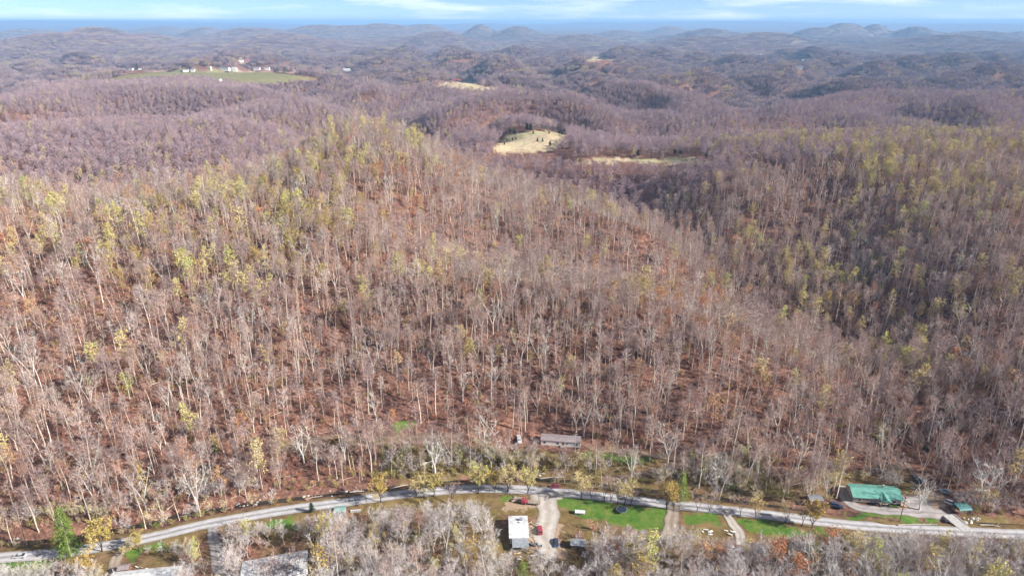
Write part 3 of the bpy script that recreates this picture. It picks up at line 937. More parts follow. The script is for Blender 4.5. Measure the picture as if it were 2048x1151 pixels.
BARE, BUD, OTHER = [], {}, {}
for i in range(5):       # tall straight forest trees
    BARE.append(('tall', gen_tree(100 + i, 21 + 1.2 * i, 0.56 + 0.03 * (i % 3), 3.1 + 0.3 * (i % 2), 15, 6, 7, 0.27, lean=0.03 * (i % 3)).meshes('bare_tree', ['bark', 'twigs']), 21 + 1.2 * i))
for i in range(3):       # thin pole trees
    BARE.append(('pole', gen_tree(130 + i, 16 + 1.5 * i, 0.62, 2.1, 11, 5, 6, 0.17, lean=0.05, up=1.1).meshes('bare_tree', ['bark', 'twigs']), 16 + 1.5 * i))
for i in range(4):       # broad spreading crowns
    BARE.append(('broad', gen_tree(150 + i, 17 + i, 0.42, 4.6, 22, 7, 6, 0.28, leaders=3 + i % 2, twig_len=1.7).meshes('bare_tree', ['bark', 'twigs']), 17 + i))
for i in range(2):       # white-limbed
    BARE.append(('pale', gen_tree(170 + i, 20 + i, 0.4, 4.8, 14, 4, 4, 0.3, leaders=2 + i, twig_len=1.4, bw=1.5).meshes('bare_tree', ['pale_bark', 'pale_bark']), 20 + i))
for i in range(4):       # greyer crowns of the thicket below the road
    BARE.append(('broad', gen_tree(180 + i, 15 + i, 0.36, 4.4, 20, 6, 6, 0.26, leaders=3 + i % 2, twig_len=1.6).meshes('bare_tree', ['bark', 'pale_twigs']), 15 + i))
for nm, mat_ in (('yellow', 'yellow_buds'), ('golden', 'golden_buds'), ('orange', 'orange_buds')):
    BUD[nm] = []
    for i in range(3):
        hh = 19 + 1.5 * i if nm == 'yellow' else 15 + i
        BUD[nm].append((nm, gen_tree(200 + i + 10 * len(BUD), hh, 0.42, 3.2 if nm == 'yellow' else 3.6, 14, 5, 4, 0.2, leaf=900, leaf_size=0.48).meshes(nm + '_tree', ['bark', 'twigs', mat_]), hh))
OTHER['round_golden'] = [('g', gen_tree(260 + i, 8.5, 0.25, 3.4, 16, 6, 5, 0.2, leaders=3, leaf=2600, leaf_size=0.36, twig_len=1.1).meshes('golden_tree', ['dark_bark', 'twigs', 'golden_buds']), 8.5) for i in range(2)]
OTHER['round_olive'] = [('o', gen_tree(270 + i, 9.5, 0.28, 3.1, 16, 6, 5, 0.19, leaders=3, leaf=1500, leaf_size=0.32, twig_len=1.1).meshes('budding_tree', ['dark_bark', 'twigs', 'yellow_buds']), 9.5) for i in range(3)]
OTHER['bare_dark'] = [('d', gen_tree(280 + i, 9.0, 0.3, 3.2, 13, 5, 5, 0.17, leaders=2 + i % 2, twig_len=1.1).meshes('bare_tree', ['dark_bark', 'twigs']), 9.0) for i in range(3)]
OTHER['sycamore'] = [('s', gen_tree(290 + i, 17 - 2 * i, 0.34, 6.2, 17, 4, 4, 0.36, leaders=4, twig_len=1.6, twig_w=0.07, bw=1.9, up=0.75).meshes('sycamore_tree', ['pale_bark', 'pale_bark']), 17 - 2 * i) for i in range(3)]
OTHER['bright'] = [('b', gen_tree(300 + i, 15, 0.3, 3.6, 16, 6, 5, 0.2, leaf=1900, leaf_size=0.34).meshes('leafing_tree', ['bark', 'twigs', 'green_leaves']), 15) for i in range(2)]
OTHER['pine'] = [('p', gen_conifer(310 + i, 20, 5.0, 2, 30, 40).meshes('pine_tree', ['bark', 'bark', 'pine_needles']), 20) for i in range(2)]
OTHER['cedar'] = [('c', gen_conifer(320 + i, 6, 1.7, 2, 14, 16, 0.5).meshes('cedar_tree', ['dark_bark', 'dark_bark', 'cedar_needles']), 6) for i in range(2)]
SHRUB = [gen_shrub(400 + i, 2.0 + 0.5 * i, 22, w=0.085).meshes('shrub', ['brush', 'brush']) for i in range(5)]
SCRUB = [gen_shrub(420 + i, 2.4 + 0.5 * i, 15, leaf=2, w=0.07).meshes('shrub', ['scrub', 'scrub', 'scrub']) for i in range(4)]

def gen_lod(seed, h, n1=13, n2=22):
    """a tree for the middle distance: trunk, limbs and coarse sprays"""
    return gen_tree(seed, h, 0.46, 3.6, n1, n2, 1, 0.17, twig_w=0.15, twig_len=1.9, up=0.55, k=3)
LOD2 = [gen_lod(500 + i, 18 + i * 0.8).meshes('tree', ['hill_bark', 'hill_twigs'])[2] for i in range(7)]
LOD2B = [gen_tree(520 + i, 18 + i, 0.45, 3.2, 9, 6, 1, 0.18, leaf=420, leaf_size=0.62, twig_w=0.16, twig_len=1.8, k=3).meshes('tree', ['hill_bark', 'hill_twigs', 'yellow_buds'])[2] for i in range(3)]

def gen_clump(seed, size, count, sprays, w, hh=18.0):
    """a patch of far forest: many small crowns with gaps"""
    rg = np.random.default_rng(seed)
    V, Fc = [], []
    n = 0
    for c in range(count):
        x, y = rg.uniform(-size / 2, size / 2, 2)
        h = hh * rg.uniform(0.65, 1.15)
        V.append(np.array([[x - 0.2, y, -3], [x + 0.2, y, -3], [x, y, h * 0.8]])); Fc.append([n, n + 1, n + 2]); n += 3
        R = rg.uniform(2.6, 4.4)
        for k in range(sprays):
            d = unit(rg.normal(size=3) + np.array([0, 0, 0.5]))
            p0 = np.array([x, y, h * rg.uniform(0.5, 0.8)]) + d * rg.uniform(0, 1.2)
            p1 = p0 + d * np.array([1, 1, 1.25]) * R * rg.uniform(0.6, 1.1)
            u = unit(np.cross(d, rg.normal(size=3))) * w * rg.uniform(0.6, 1.2)
            V.append(np.stack([p0 + (p1 - p0) * 0.3 - u, p0 + (p1 - p0) * 0.3 + u, p1])); Fc.append([n, n + 1, n + 2]); n += 3
    return np_mesh('far_trees', np.vstack(V), np.array(Fc), ['far_twigs'])
CLUMP3 = [gen_clump(600 + i, 24, 17, 74, 0.38) for i in range(6)]
CLUMP4 = [gen_clump(620 + i, 62, 62, 16, 0.95, 17) for i in range(5)]

# ---- scattering
def scatter(name, meshes, X, Y, Z, idx, scale, rot, label, cat):
    """ONE object holding the many far plants nobody could count: points, each showing one of the meshes"""
    src = bpy.data.collections.new(name + '_kinds')
    for k, me in enumerate(meshes):
        src.objects.link(bpy.data.objects.new('%s_kind_%02d' % (name, k), me))
    me = bpy.data.meshes.new(name)
    n = len(X)
    me.vertices.add(n)
    me.vertices.foreach_set('co', np.stack([X, Y, Z], 1).astype(np.float32).ravel())
    for an, tp, val in (('kind_index', 'INT', idx.astype(np.int32)), ('size', 'FLOAT', scale.astype(np.float32)), ('turn', 'FLOAT', rot.astype(np.float32))):
        a = me.attributes.new(an, tp, 'POINT')
        a.data.foreach_set('value', val)
    me.update()
    o = link(name, me)
    ng = bpy.data.node_groups.new(name + '_scatter', 'GeometryNodeTree')
    ng.interface.new_socket('Geometry', in_out='INPUT', socket_type='NodeSocketGeometry')
    ng.interface.new_socket('Geometry', in_out='OUTPUT', socket_type='NodeSocketGeometry')
    N, L = ng.nodes, ng.links
    gi, go = N.new('NodeGroupInput'), N.new('NodeGroupOutput')
    m2p = N.new('GeometryNodeMeshToPoints')
    ci = N.new('GeometryNodeCollectionInfo')
    ci.inputs['Collection'].default_value = src
    ci.inputs['Separate Children'].default_value = True
    ci.inputs['Reset Children'].default_value = True
    iop = N.new('GeometryNodeInstanceOnPoints')
    iop.inputs['Pick Instance'].default_value = True
    def attr(nm, tp):
        a = N.new('GeometryNodeInputNamedAttribute'); a.data_type = tp; a.inputs['Name'].default_value = nm
        return a.outputs['Attribute']
    cx = N.new('ShaderNodeCombineXYZ')
    L.new(gi.outputs[0], m2p.inputs['Mesh'])
    L.new(m2p.outputs[0], iop.inputs['Points'])
    L.new(ci.outputs[0], iop.inputs['Instance'])
    L.new(attr('kind_index', 'INT'), iop.inputs['Instance Index'])
    L.new(attr('turn', 'FLOAT'), cx.inputs['Z'])
    L.new(cx.outputs[0], iop.inputs['Rotation'])
    L.new(attr('size', 'FLOAT'), iop.inputs['Scale'])
    L.new(iop.outputs[0], go.inputs[0])
    md = o.modifiers.new('scatter', 'NODES')
    md.node_group = ng
    return tag(o, label, cat, kind='stuff')

def jitter_grid(y0, y1, step, margin=40, jit=0.48):
    """points spread over the ground inside the view, with a margin"""
    hw = lambda y: (y * CP + H * SP) * (1024 + 120) / F + margin
    ys = np.arange(y0, y1, step)
    xs = np.arange(-hw(y1), hw(y1), step)
    X, Y = np.meshgrid(xs, ys)
    X, Y = X.ravel() + rng.uniform(-jit, jit, X.size) * step, Y.ravel() + rng.uniform(-jit, jit, Y.size) * step
    keep = np.abs(X) < hw(Y)
    return X[keep], Y[keep]

# things on the ground that the photo shows unhidden: (x0, y0, x1, y1, ground row of the thing)
SHOW = [(1696, 966, 1802, 1012, 1012), (1080, 868, 1166, 894, 894), (1008, 1034, 1060, 1100, 1100), (505, 1098, 612, 1149, 1151), (1028, 866, 1048, 884, 884),
        (662, 870, 682, 886, 886), (1225, 1010, 1258, 1026, 1028), (1010, 990, 1076, 1014, 1014), (1072, 1050, 1088, 1070, 1070), (1104, 1076, 1120, 1094, 1096),
        (1656, 1000, 1686, 1018, 1018), (1880, 972, 1940, 1024, 1024), (1826, 946, 1844, 962, 962), (1146, 1016, 1172, 1026, 1028), (668, 1012, 692, 1026, 1028),
        (700, 1012, 722, 1026, 1028), (1614, 990, 1646, 1008, 1008), (1100, 966, 1122, 978, 980), (1405, 1056, 1470, 1074, 1074), (1804, 980, 1880, 1015, 1015), (18, 1102, 60, 1118, 1120),
        (988, 262, 1145, 304, 306), (1160, 314, 1420, 330, 332), (1900, 1026, 1930, 1060, 1062), (1130, 1082, 1166, 1096, 1096), (580, 892, 612, 910, 912), (225, 1128, 350, 1151, 1160),
        (1122, 992, 1340, 1062, 1066), (416, 1045, 440, 1145, 1056), (226, 1092, 258, 1142, 1100), (1330, 1010, 1362, 1050, 1055), (1470, 1030, 1650, 1062, 1070)]
CROWN_X = [-100, 0, 120, 225, 262, 300, 410, 440, 500, 512, 605, 620, 700, 800, 850, 960, 985, 1008, 1060, 1112, 1140, 1200, 1300, 1350, 1440, 1500, 1600, 1700, 1800, 1900, 2048, 2200]
CROWN_Y = [1138, 1132, 1122, 1130, 1120, 1090, 1080, 1048, 1042, 1046, 1042, 1032, 1024, 1014, 1004, 1004, 1045, 1105, 1112, 1108, 1062, 1052, 1064, 1060, 1066, 1080, 1070, 1063, 1060, 1068, 1072, 1078]
road_row_x = np.array([proj(x, y, ROAD_Z)[0] for x, y in ROAD_C]); road_row_y = np.array([proj(x, y, ROAD_Z)[1] for x, y in ROAD_C])
road_wy = lambda X: np.interp(X, ROAD_C[:, 0], ROAD_C[:, 1])

def allowed(X, Y, Z, hgt, rad, least=4.5):
    """True where the photo shows trees; also the height a tree may have (foreground crowns stop below the road)"""
    ok = np.ones(X.shape, bool)
    near = Y < 420
    d = np.full(X.shape, 1e3)
    d[near] = dist_polyline(X[near], Y[near], ROAD_C[::2])
    ok &= d > 4.6
    dc = np.full(X.shape, 1e3)
    dc[near] = dist_polyline(X[near], Y[near], CREEK_C[::2])
    ok &= dc > 2.8
    for C, w in DRIVE_LINES.values():
        dd = np.full(X.shape, 1e3)
        dd[near] = dist_polyline(X[near], Y[near], C[::3])
        ok &= dd > w / 2 + 1.2
    for x0, y0, r0, z0 in PADS:
        ok &= np.hypot(X - x0, Y - y0) > r0 + 1.5
    cov = masks(X, Y, Z)
    ok &= ~cov(CLEAR)
    px, py, dep = proj(X, Y, Z)
    for _ in range(2):
        tx, ty, _d = proj(X, Y, Z + hgt)
        fore = (Y < road_wy(X)) & near
        lim = np.interp(px, CROWN_X, CROWN_Y)
        over = fore & (ty < lim)
        hgt = np.where(over, hgt - (lim - ty) / (F / dep) / 0.75, hgt)
    ok &= ~(fore & (hgt < least))
    tx, ty, _d = proj(X, Y, Z + np.maximum(hgt, 1))
    rp = rad * F / dep
    for x0, y0, x1, y1, base in SHOW:
        hit = (px + rp > x0) & (px - rp < x1) & (ty < y1) & (py > base)
        if base < 400:
            hit &= (py < 345) & (py > base)
        ok &= ~hit
    return ok, hgt

px_bud = [  # where the photo shows trees coming into leaf: column, row, radius, share, kind
    (60, 430, 150, .35, 0), (300, 440, 170, .45, 1), (420, 530, 130, .35, 0), (600, 440, 110, .6, 1), (540, 480, 120, .4, 1), (700, 300, 150, .34, 0), (640, 350, 130, .4, 1), (790, 340, 110, .35, 2),
    (820, 270, 90, .25, 0), (860, 540, 60, .5, 0), (955, 590, 30, .6, 1), (1300, 560, 30, .7, 1), (1340, 565, 40, .7, 2), (1430, 575, 50, .4, 2), (1700, 278, 260, .55, 0, 8), (1930, 270, 260, .6, 0, 7), (1780, 340, 90, .6, 0),
    (1930, 375, 200, .4, 0, 5), (1820, 440, 60, .35, 0), (1700, 440, 90, .15, 0), (1510, 480, 60, .4, 0), (1605, 530, 60, .5, 0), (1690, 560, 80, .35, 0), (1820, 600, 110, .2, 0), (1950, 560, 130, .18, 0),
    (1660, 620, 60, .3, 0), (1800, 700, 120, .2, 0), (1980, 740, 120, .15, 2), (20, 470, 60, .5, 2), (200, 480, 140, .25, 2), (60, 230, 200, .15, 0, 6), (1950, 190, 200, .12, 0, 8),
    (800, 400, 80, .3, 2), (480, 450, 80, .3, 0), (380, 400, 160, .3, 0), (1540, 1090, 130, .3, 2), (1720, 1090, 170, .22, 1), (1900, 1120, 140, .25, 0), (1280, 1110, 90, .22, 1), (350, 1130, 120, .25, 0), (700, 1110, 120, .15, 1), (960, 1090, 60, .3, 1), (450, 1130, 60, .2, 0), (1120, 390, 60, .2, 0), (1450, 300, 120, .25, 0, 5)]
def bud_share(px, py):
    share, kind = np.full(px.shape, 0.04), rng.choice(3, px.shape, p=[.55, .25, .2])
    for x, y, r, s, k, *e in px_bud:
        d = np.hypot(px - x, (py - y) * (e[0] if e else 1.6))
        v = s * 0.9 * np.exp(-(d / r) ** 2)
        m = v > share
        share, kind = np.where(m, v, share), np.where(m & (rng.random(px.shape) < 0.75), k, kind)
    return share, kind

# ---- near forest: full trees
Xn, Yn = jitter_grid(132, 640, 4.6)
dens = fbm(Xn, Yn, 45, 3, 15)
Zn = ground(Xn, Yn)
keep = rng.random(Xn.size) < np.clip(0.78 + 0.3 * dens, 0.3, 1)
Xn, Yn, Zn = Xn[keep], Yn[keep], Zn[keep]
sh_, kd_ = bud_share(*proj(Xn, Yn, Zn + 14)[:2])
is_bud = rng.random(Xn.size) < sh_
pk = rng.choice(14, Xn.size, p=[.1] * 5 + [.1] * 3 + [.033] * 4 + [.034] * 2)
fore = Yn < road_wy(Xn)
pk = np.where(fore, rng.choice([14, 15, 16, 17, 14, 15, 16, 17, 3, 12], Xn.size), pk)
hs = np.array([b[2] for b in BARE])[pk]
scl = 0.45 + 0.65 * rng.beta(1.6, 1.7, Xn.size)
bud_i = rng.integers(0, 3, Xn.size)
hb = np.array([[b[2] for b in BUD[k]] for k in ('yellow', 'golden', 'orange')])[kd_, bud_i]
hgt = np.where(is_bud, hb, hs) * scl
ok, h2 = allowed(Xn, Yn, Zn, hgt, 2.6)
# the olive flat between road and slope is thinner
thin = masks(Xn, Yn, Zn)(OLIVE) & (rng.random(Xn.size) < 0.3)
ok &= ~thin
scl = scl * np.clip(h2 / hgt, 0.3, 1)
Xn, Yn, Zn, pk, is_bud, kd_, bud_i, scl, h2 = [a[ok] for a in (Xn, Yn, Zn, pk, is_bud, kd_, bud_i, scl, h2)]
rot_n = rng.uniform(0, 6.28, Xn.size)

# ------------------------------------------------------------------ one thing per tree for those that show largest
def place_tree(name, variant, loc, scale, rz, label, group, crown_label=None):
    t = thing(name, loc, rz, label, 'tree', group)
    t.scale = (scale, scale, scale)
    trunk, crown, _w = variant
    if trunk is not None:
        link('trunk', trunk, t)
    link('crown', crown, t)
    return t

MARKS = [(1750, 1000, 'the green roofed house'), (1120, 885, 'the white trailer house'), (1037, 1065, 'the white roofed house'), (560, 1125, 'the big white barn'), (1243, 1018, 'the trampoline'),
         (1915, 1012, 'the teal carport'), (670, 877, 'the yellow bulldozer'), (680, 1020, 'the small teal shed'), (430, 1080, 'the narrow grey driveway'), (240, 1115, 'the tan driveway'), (40, 1112, 'the silver car'),
         (1475, 1055, 'the curved pale driveway'), (1345, 1040, 'the brown driveway'), (1905, 1045, 'the concrete bridge'), (1110, 972, 'the maroon car'), (762, 990, 'the round golden tree'), (1350, 925, 'the track bend'),
         (143, 1080, 'the tall green pine'), (1362, 985, 'the pale pine'), (432, 895, 'the dark slope cedar'), (1835, 955, 'the blue pickup'), (1672, 1010, 'the parked blue car'), (1838, 1000, 'the white sycamore')]
def where_words(x, y):
    mk = min(MARKS, key=lambda q: math.hypot(q[0] - x, 1.4 * (q[1] - y)))
    dx, dy = x - mk[0], y - mk[1]
    d = math.hypot(dx, dy)
    far_w = 'just' if d < 55 else ('somewhat' if d < 120 else 'well')
    h_ = 'left' if dx < -0.45 * abs(dy) else ('right' if dx > 0.45 * abs(dy) else '')
    v_ = 'above' if dy < -0.45 * abs(dx) else ('below' if dy > 0.45 * abs(dx) else '')
    if h_ and v_: rel = v_ + ' and ' + h_ + ' of'
    elif h_: rel = h_ + ' of'
    else: rel = v_
    return far_w + ' ' + rel + ' ' + mk[2]
px_n, py_n, dep_n = proj(Xn, Yn, Zn)
_tx, ty_n, _ = proj(Xn, Yn, Zn + h2)
inframe = (px_n > -10) & (px_n < 2058) & (ty_n < 1140)
size_px = h2 * F / dep_n
named = np.zeros(Xn.size, bool)
bare_ix = np.nonzero(inframe & ~is_bud)[0]
bare_ix = bare_ix[np.argsort(-size_px[bare_ix] * (1 + 0.6 * (py_n[bare_ix] < 1151)))][:270]
bud_ix = np.nonzero(inframe & is_bud & (Yn < 420))[0]
bud_ix = bud_ix[np.argsort(-size_px[bud_ix])][:90]
named[bare_ix] = True
named[bud_ix] = True
KINDW = {'tall': 'straight bare tree', 'pole': 'thin bare tree', 'broad': 'wide crowned bare tree', 'pale': 'white limbed bare tree'}
for i in np.nonzero(named)[0]:
    ww = where_words(px_n[i], py_n[i])
    sz = 'short' if h2[i] < 12.5 else ('medium' if h2[i] < 17 else 'tall')
    if is_bud[i]:
        kn = ('yellow', 'golden', 'orange')[kd_[i]]
        v = BUD[kn][bud_i[i]]
        label = '%s %s budding tree %s' % (sz, {'yellow': 'yellow-green', 'golden': 'golden', 'orange': 'orange'}[kn], ww)
        nm = 'budding_tree'
    else:
        v = BARE[pk[i]]
        label = '%s %s %s' % (sz, KINDW[v[0]], ww)
        nm = 'bare_tree'
    label = ' '.join(label.split()[:16])
    place_tree(nm, v[1], (Xn[i], Yn[i], Zn[i]), scl[i], rot_n[i], label, 'bare trees standing near the valley road' if nm == 'bare_tree' else 'budding trees standing near the valley road')

# trees the photo shows one by one
def one(kind, base, height, label, name, v=0, group=None, rz=None):
    var = OTHER[kind][v % len(OTHER[kind])]
    p = at(*base)
    place_tree(name, var[1], p, height / var[2], random.uniform(0, 6.28) if rz is None else rz, label, group)
ONES = [
    ('round_golden', (762, 1003), 9.6, 'round golden tree on the near edge of the road, standing alone', 'golden_tree'),
    ('round_olive', (833, 994), 8.5, 'budding roadside tree, leftmost of the olive row left of the red car', 'budding_tree'),
    ('round_olive', (848, 994), 9.0, 'budding roadside tree, second from the left in the olive row', 'budding_tree'),
    ('round_golden', (868, 991), 8.5, 'yellower roadside tree, third from the left in the olive row', 'budding_tree'),
    ('bare_dark', (905, 1008), 12, 'pale bare tree standing alone between the olive roadside trees', 'bare_tree'),
    ('round_olive', (957, 985), 12, 'tall olive roadside tree left of the gravel drive, fourth from the drive', 'budding_tree'),
    ('round_golden', (990, 983), 8, 'small golden roadside tree between two taller olive ones', 'golden_tree'),
    ('round_olive', (1016, 983), 11, 'olive roadside tree just above the log pile', 'budding_tree'),
    ('round_olive', (1056, 986), 11, 'thin olive roadside tree nearest the mouth of the gravel drive', 'budding_tree'),
    ('round_olive', (1162, 998), 11, 'forked olive tree at the road edge right of the red car', 'budding_tree'),
    ('bare_dark', (1182, 997), 7, 'small bare tree at the road edge beside the forked olive tree', 'bare_tree'),
    ('bare_dark', (1209, 1002), 9, 'dark bare roadside tree, leftmost of the clump above the trampoline', 'bare_tree'),
    ('bare_dark', (1221, 1003), 10, 'dark bare roadside tree, second in the clump above the trampoline', 'bare_tree'),
    ('bare_dark', (1235, 1005), 10, 'thick dark bare roadside tree above the trampoline', 'bare_tree'),
    ('round_olive', (1249, 1008), 10, 'olive tinted roadside tree right above the trampoline', 'budding_tree'),
    ('bare_dark', (1261, 1011), 9, 'dark bare roadside tree, rightmost of the clump above the trampoline', 'bare_tree'),
    ('round_golden', (1333, 1018), 11, 'yellow-green roadside tree left of the brown dirt driveway', 'budding_tree'),
    ('bare_dark', (1346, 1020), 8, 'bare roadside tree at the mouth of the brown dirt driveway', 'bare_tree'),
    ('bare_dark', (1394, 1021), 8, 'single dark bare tree between the two right hand driveways', 'bare_tree'),
    ('bare_dark', (1418, 1025), 9, 'spreading dark bare tree left of the curved pale driveway', 'bare_tree'),
    ('bare_dark', (1480, 1030), 8, 'dark bare roadside tree just right of the curved pale driveway', 'bare_tree'),
    ('round_olive', (1511, 1034), 8.5, 'faintly budding roadside tree above the strip of lawn on the right', 'budding_tree'),
    ('bare_dark', (1571, 1046), 9, 'dark bare roadside tree left of the golden tree by the blue car', 'bare_tree'),
    ('bare_dark', (1604, 1050), 9, 'dark bare roadside tree next to the golden tree by the blue car', 'bare_tree'),
    ('round_golden', (1624, 1055), 10, 'round golden tree at the road edge below the parked blue car', 'golden_tree'),
    ('pine', (143, 1112), 22, 'tall bright green pine standing at the left end of the road', 'pine_tree'),
    ('pine', (1362, 1003), 15, 'pale green pine on the far edge of the road, right of centre', 'pine_tree'),
    ('round_golden', (205, 1102), 11.5, 'broad golden tree beside the tall green pine', 'golden_tree'),
    ('round_golden', (278, 1100), 6.5, 'small golden tree on the near verge right of the tan driveway', 'golden_tree'),
    ('round_olive', (252, 1112), 4.5, 'low green-yellow tree in the corner of the tan driveway', 'budding_tree'),
    ('round_golden', (180, 1160), 9, 'yellow-green tree at the bottom edge left of the tan driveway', 'budding_tree'),
    ('bright', (1046, 1185), 11, 'bright yellow-green leafing tree at the bottom edge below the white roofed house', 'leafing_tree'),
    ('bright', (1620, 1150), 11, 'bright lime leafing tree in the thicket right of the lawn', 'leafing_tree'),
    ('round_golden', (1683, 1120), 8, 'deep golden tree in the thicket below the road on the right', 'golden_tree'),
    ('round_golden', (1268, 1140), 10, 'golden tree in the grey thicket below the trampoline', 'golden_tree'),
    ('bright', (1965, 1190), 12, 'lime green leafing tree at the bottom right corner', 'leafing_tree'),
    ('round_golden', (711, 1170), 7, 'small golden tree at the bottom edge right of the big white roof', 'golden_tree'),
    ('sycamore', (1838, 1019), 14, 'white limbed sycamore spreading over the gravel lot by the green roofed house', 'sycamore_tree'),
    ('sycamore', (1432, 972), 15, 'white limbed sycamore on the flat above the road right of the pine', 'sycamore_tree'),
    ('sycamore', (1262, 958), 15, 'white trunked sycamore below the dirt track up the slope', 'sycamore_tree'),
    ('sycamore', (1335, 925), 15, 'white forked sycamore at the bend of the dirt track', 'sycamore_tree'),
    ('sycamore', (870, 945), 17, 'white limbed sycamore above the olive roadside trees', 'sycamore_tree'),
    ('sycamore', (608, 925), 18, 'white forked sycamore below the yellow bulldozer', 'sycamore_tree'),
    ('sycamore', (395, 1015), 20, 'tall pale forked tree above the creek on the left', 'sycamore_tree'),
    ('sycamore', (1960, 1005), 18, 'tall pale twin trunked tree right of the teal carport', 'sycamore_tree'),
    ('sycamore', (690, 920), 17, 'pale forked tree right of the yellow bulldozer', 'sycamore_tree'),
    ('sycamore', (970, 910), 17, 'pale forked tree left of the white van on the slope', 'sycamore_tree'),
    ('cedar', (432, 908), 6, 'dark green cedar on the leafy slope at left', 'cedar_tree'),
    ('cedar', (624, 1024), 4.5, 'small dark cedar on the near verge left of the teal shed', 'cedar_tree'),
    ('cedar', (1748, 890), 6.5, 'dark green cedar on the slope above the green roofed house', 'cedar_tree'),
    ('cedar', (1850, 905), 5.5, 'dark cedar beside the foot track above the blue pickup', 'cedar_tree'),
]
for k, (kd, base, hh_, lb, nm) in enumerate(ONES):
    one(kd, base, hh_, lb, nm, k)
for k, bx_ in enumerate([522, 536, 553, 570, 584, 597]):
    one('bare_dark', (bx_, 1172 - 0.2 * (bx_ - 520)), 9 + (k % 3), 'dark bare tree in front of the big white barn roof, %s from the left' % ('first', 'second', 'third', 'fourth', 'fifth', 'sixth')[k], 'bare_tree', k)
# cedars round the tan hilltop field: one thing each
for k, (cx_, cy_, ch) in enumerate([(1008, 268, 8), (1020, 266, 6), (1028, 267, 7), (1054, 262, 11), (1061, 263, 10), (1066, 268, 4), (1098, 268, 4), (1124, 270, 5), (1146, 272, 9), (1014, 282, 4), (1025, 281, 4),
                                    (1032, 280, 4), (1009, 290, 4), (1075, 284, 5), (1085, 284, 5), (1100, 293, 7), (1276, 312, 7), (1349, 309, 6), (1360, 309, 6), (1412, 314, 7), (1420, 316, 8)]):
    p = at(cx_, cy_, 600, 1500)
    var = OTHER['cedar'][k % 2]
    where = 'dark cedar on the rim of the tan hilltop field' if k < 16 else 'dark cedar above the long tan field strip'
    place_tree('cedar_tree', var[1], p, ch / var[2], k * 1.3, where, where)
del px_n, py_n

# ------------------------------------------------------------------ the rest of the forest, each kind one object
rest = ~named
b = rest & ~is_bud
scatter('bare_forest', [v[1][2] for v in BARE], Xn[b], Yn[b], Zn[b], pk[b], scl[b], rot_n[b], 'leafless grey hardwood forest covering the near hills', 'forest')
b = rest & is_bud
allbud = [v[1][2] for k in ('yellow', 'golden', 'orange') for v in BUD[k]]
scatter('budding_forest', allbud, Xn[b], Yn[b], Zn[b], (kd_ * 3 + bud_i)[b], scl[b], rot_n[b], 'yellow and orange budding trees scattered through the near hills', 'forest')

# where the far houses stand: keep the view of them open
FARXY = [(243, 141), (262, 140), (372, 142), (386, 142), (448, 140), (468, 141), (437, 162), (482, 123), (514, 139), (534, 139), (591, 143), (652, 143), (694, 142), (916, 163), (890, 166), (1078, 152), (1088, 153),
         (1100, 152), (1110, 153), (1120, 152), (1248, 125), (1270, 126), (1597, 137), (1606, 121), (280, 139), (422, 140), (275, 139)]
FARPOS = {q: at(q[0], q[1], 1200, 9000) for q in FARXY}
FARCLEAR = [[(x - 9, y - 3), (x + 9, y - 3), (x + 9, y + 9), (x - 9, y + 9)] for x, y in FARXY]
FAROPEN = FARLAWN + FIELD + FARCLEAR + [[(x, y + s) for x, y in P] for s in (5, 10) for P in FARLAWN + FIELD[3:]]

# middle distance
Xm, Ym = jitter_grid(640, 1720, 5.2, 30)
Zm = ground(Xm, Ym)
keep = rng.random(Xm.size) < np.clip(0.9 + 0.25 * fbm(Xm, Ym, 60, 3, 16), 0.4, 1)
Xm, Ym, Zm = Xm[keep], Ym[keep], Zm[keep]
ok, _h = allowed(Xm, Ym, Zm, np.full(Xm.shape, 17.0), 2.5)
ok &= ~masks(Xm, Ym, Zm, False)(FARCLEAR + [[(x, y + 8) for x, y in P] for P in FIELD])
Xm, Ym, Zm = Xm[ok], Ym[ok], Zm[ok]
s_, k_ = bud_share(*proj(Xm, Ym, Zm + 12)[:2])
mb = rng.random(Xm.size) < s_
idx = np.where(mb, 7 + rng.integers(0, 3, Xm.size), rng.integers(0, 7, Xm.size))
scatter('hill_forest', LOD2 + LOD2B, Xm, Ym, Zm, idx, rng.uniform(0.5, 0.88, Xm.size), rng.uniform(0, 6.28, Xm.size), 'leafless forest on the hills behind the hilltop field', 'forest')

# far hills: patches of crowns
def far_patch(y0, y1, step, meshes, name, label, margin):
    X, Y = jitter_grid(y0, y1, step, margin, 0.35)
    Z = ground(X, Y)
    cov = masks(X, Y, Z, False)
    ok = ~cov(FAROPEN)
    X, Y, Z = X[ok], Y[ok], Z[ok]
    scatter(name, meshes, X, Y, Z, rng.integers(0, len(meshes), X.size), rng.uniform(0.8, 1.15, X.size), rng.uniform(0, 6.28, X.size), label, 'forest')
far_patch(1700, 4600, 23, CLUMP3, 'far_forest', 'mauve grey forest on the hills in the distance', 30)
far_patch(4560, 9600, 58, CLUMP4, 'distant_forest', 'hazy blue forest on the low knobs near the horizon', 60)

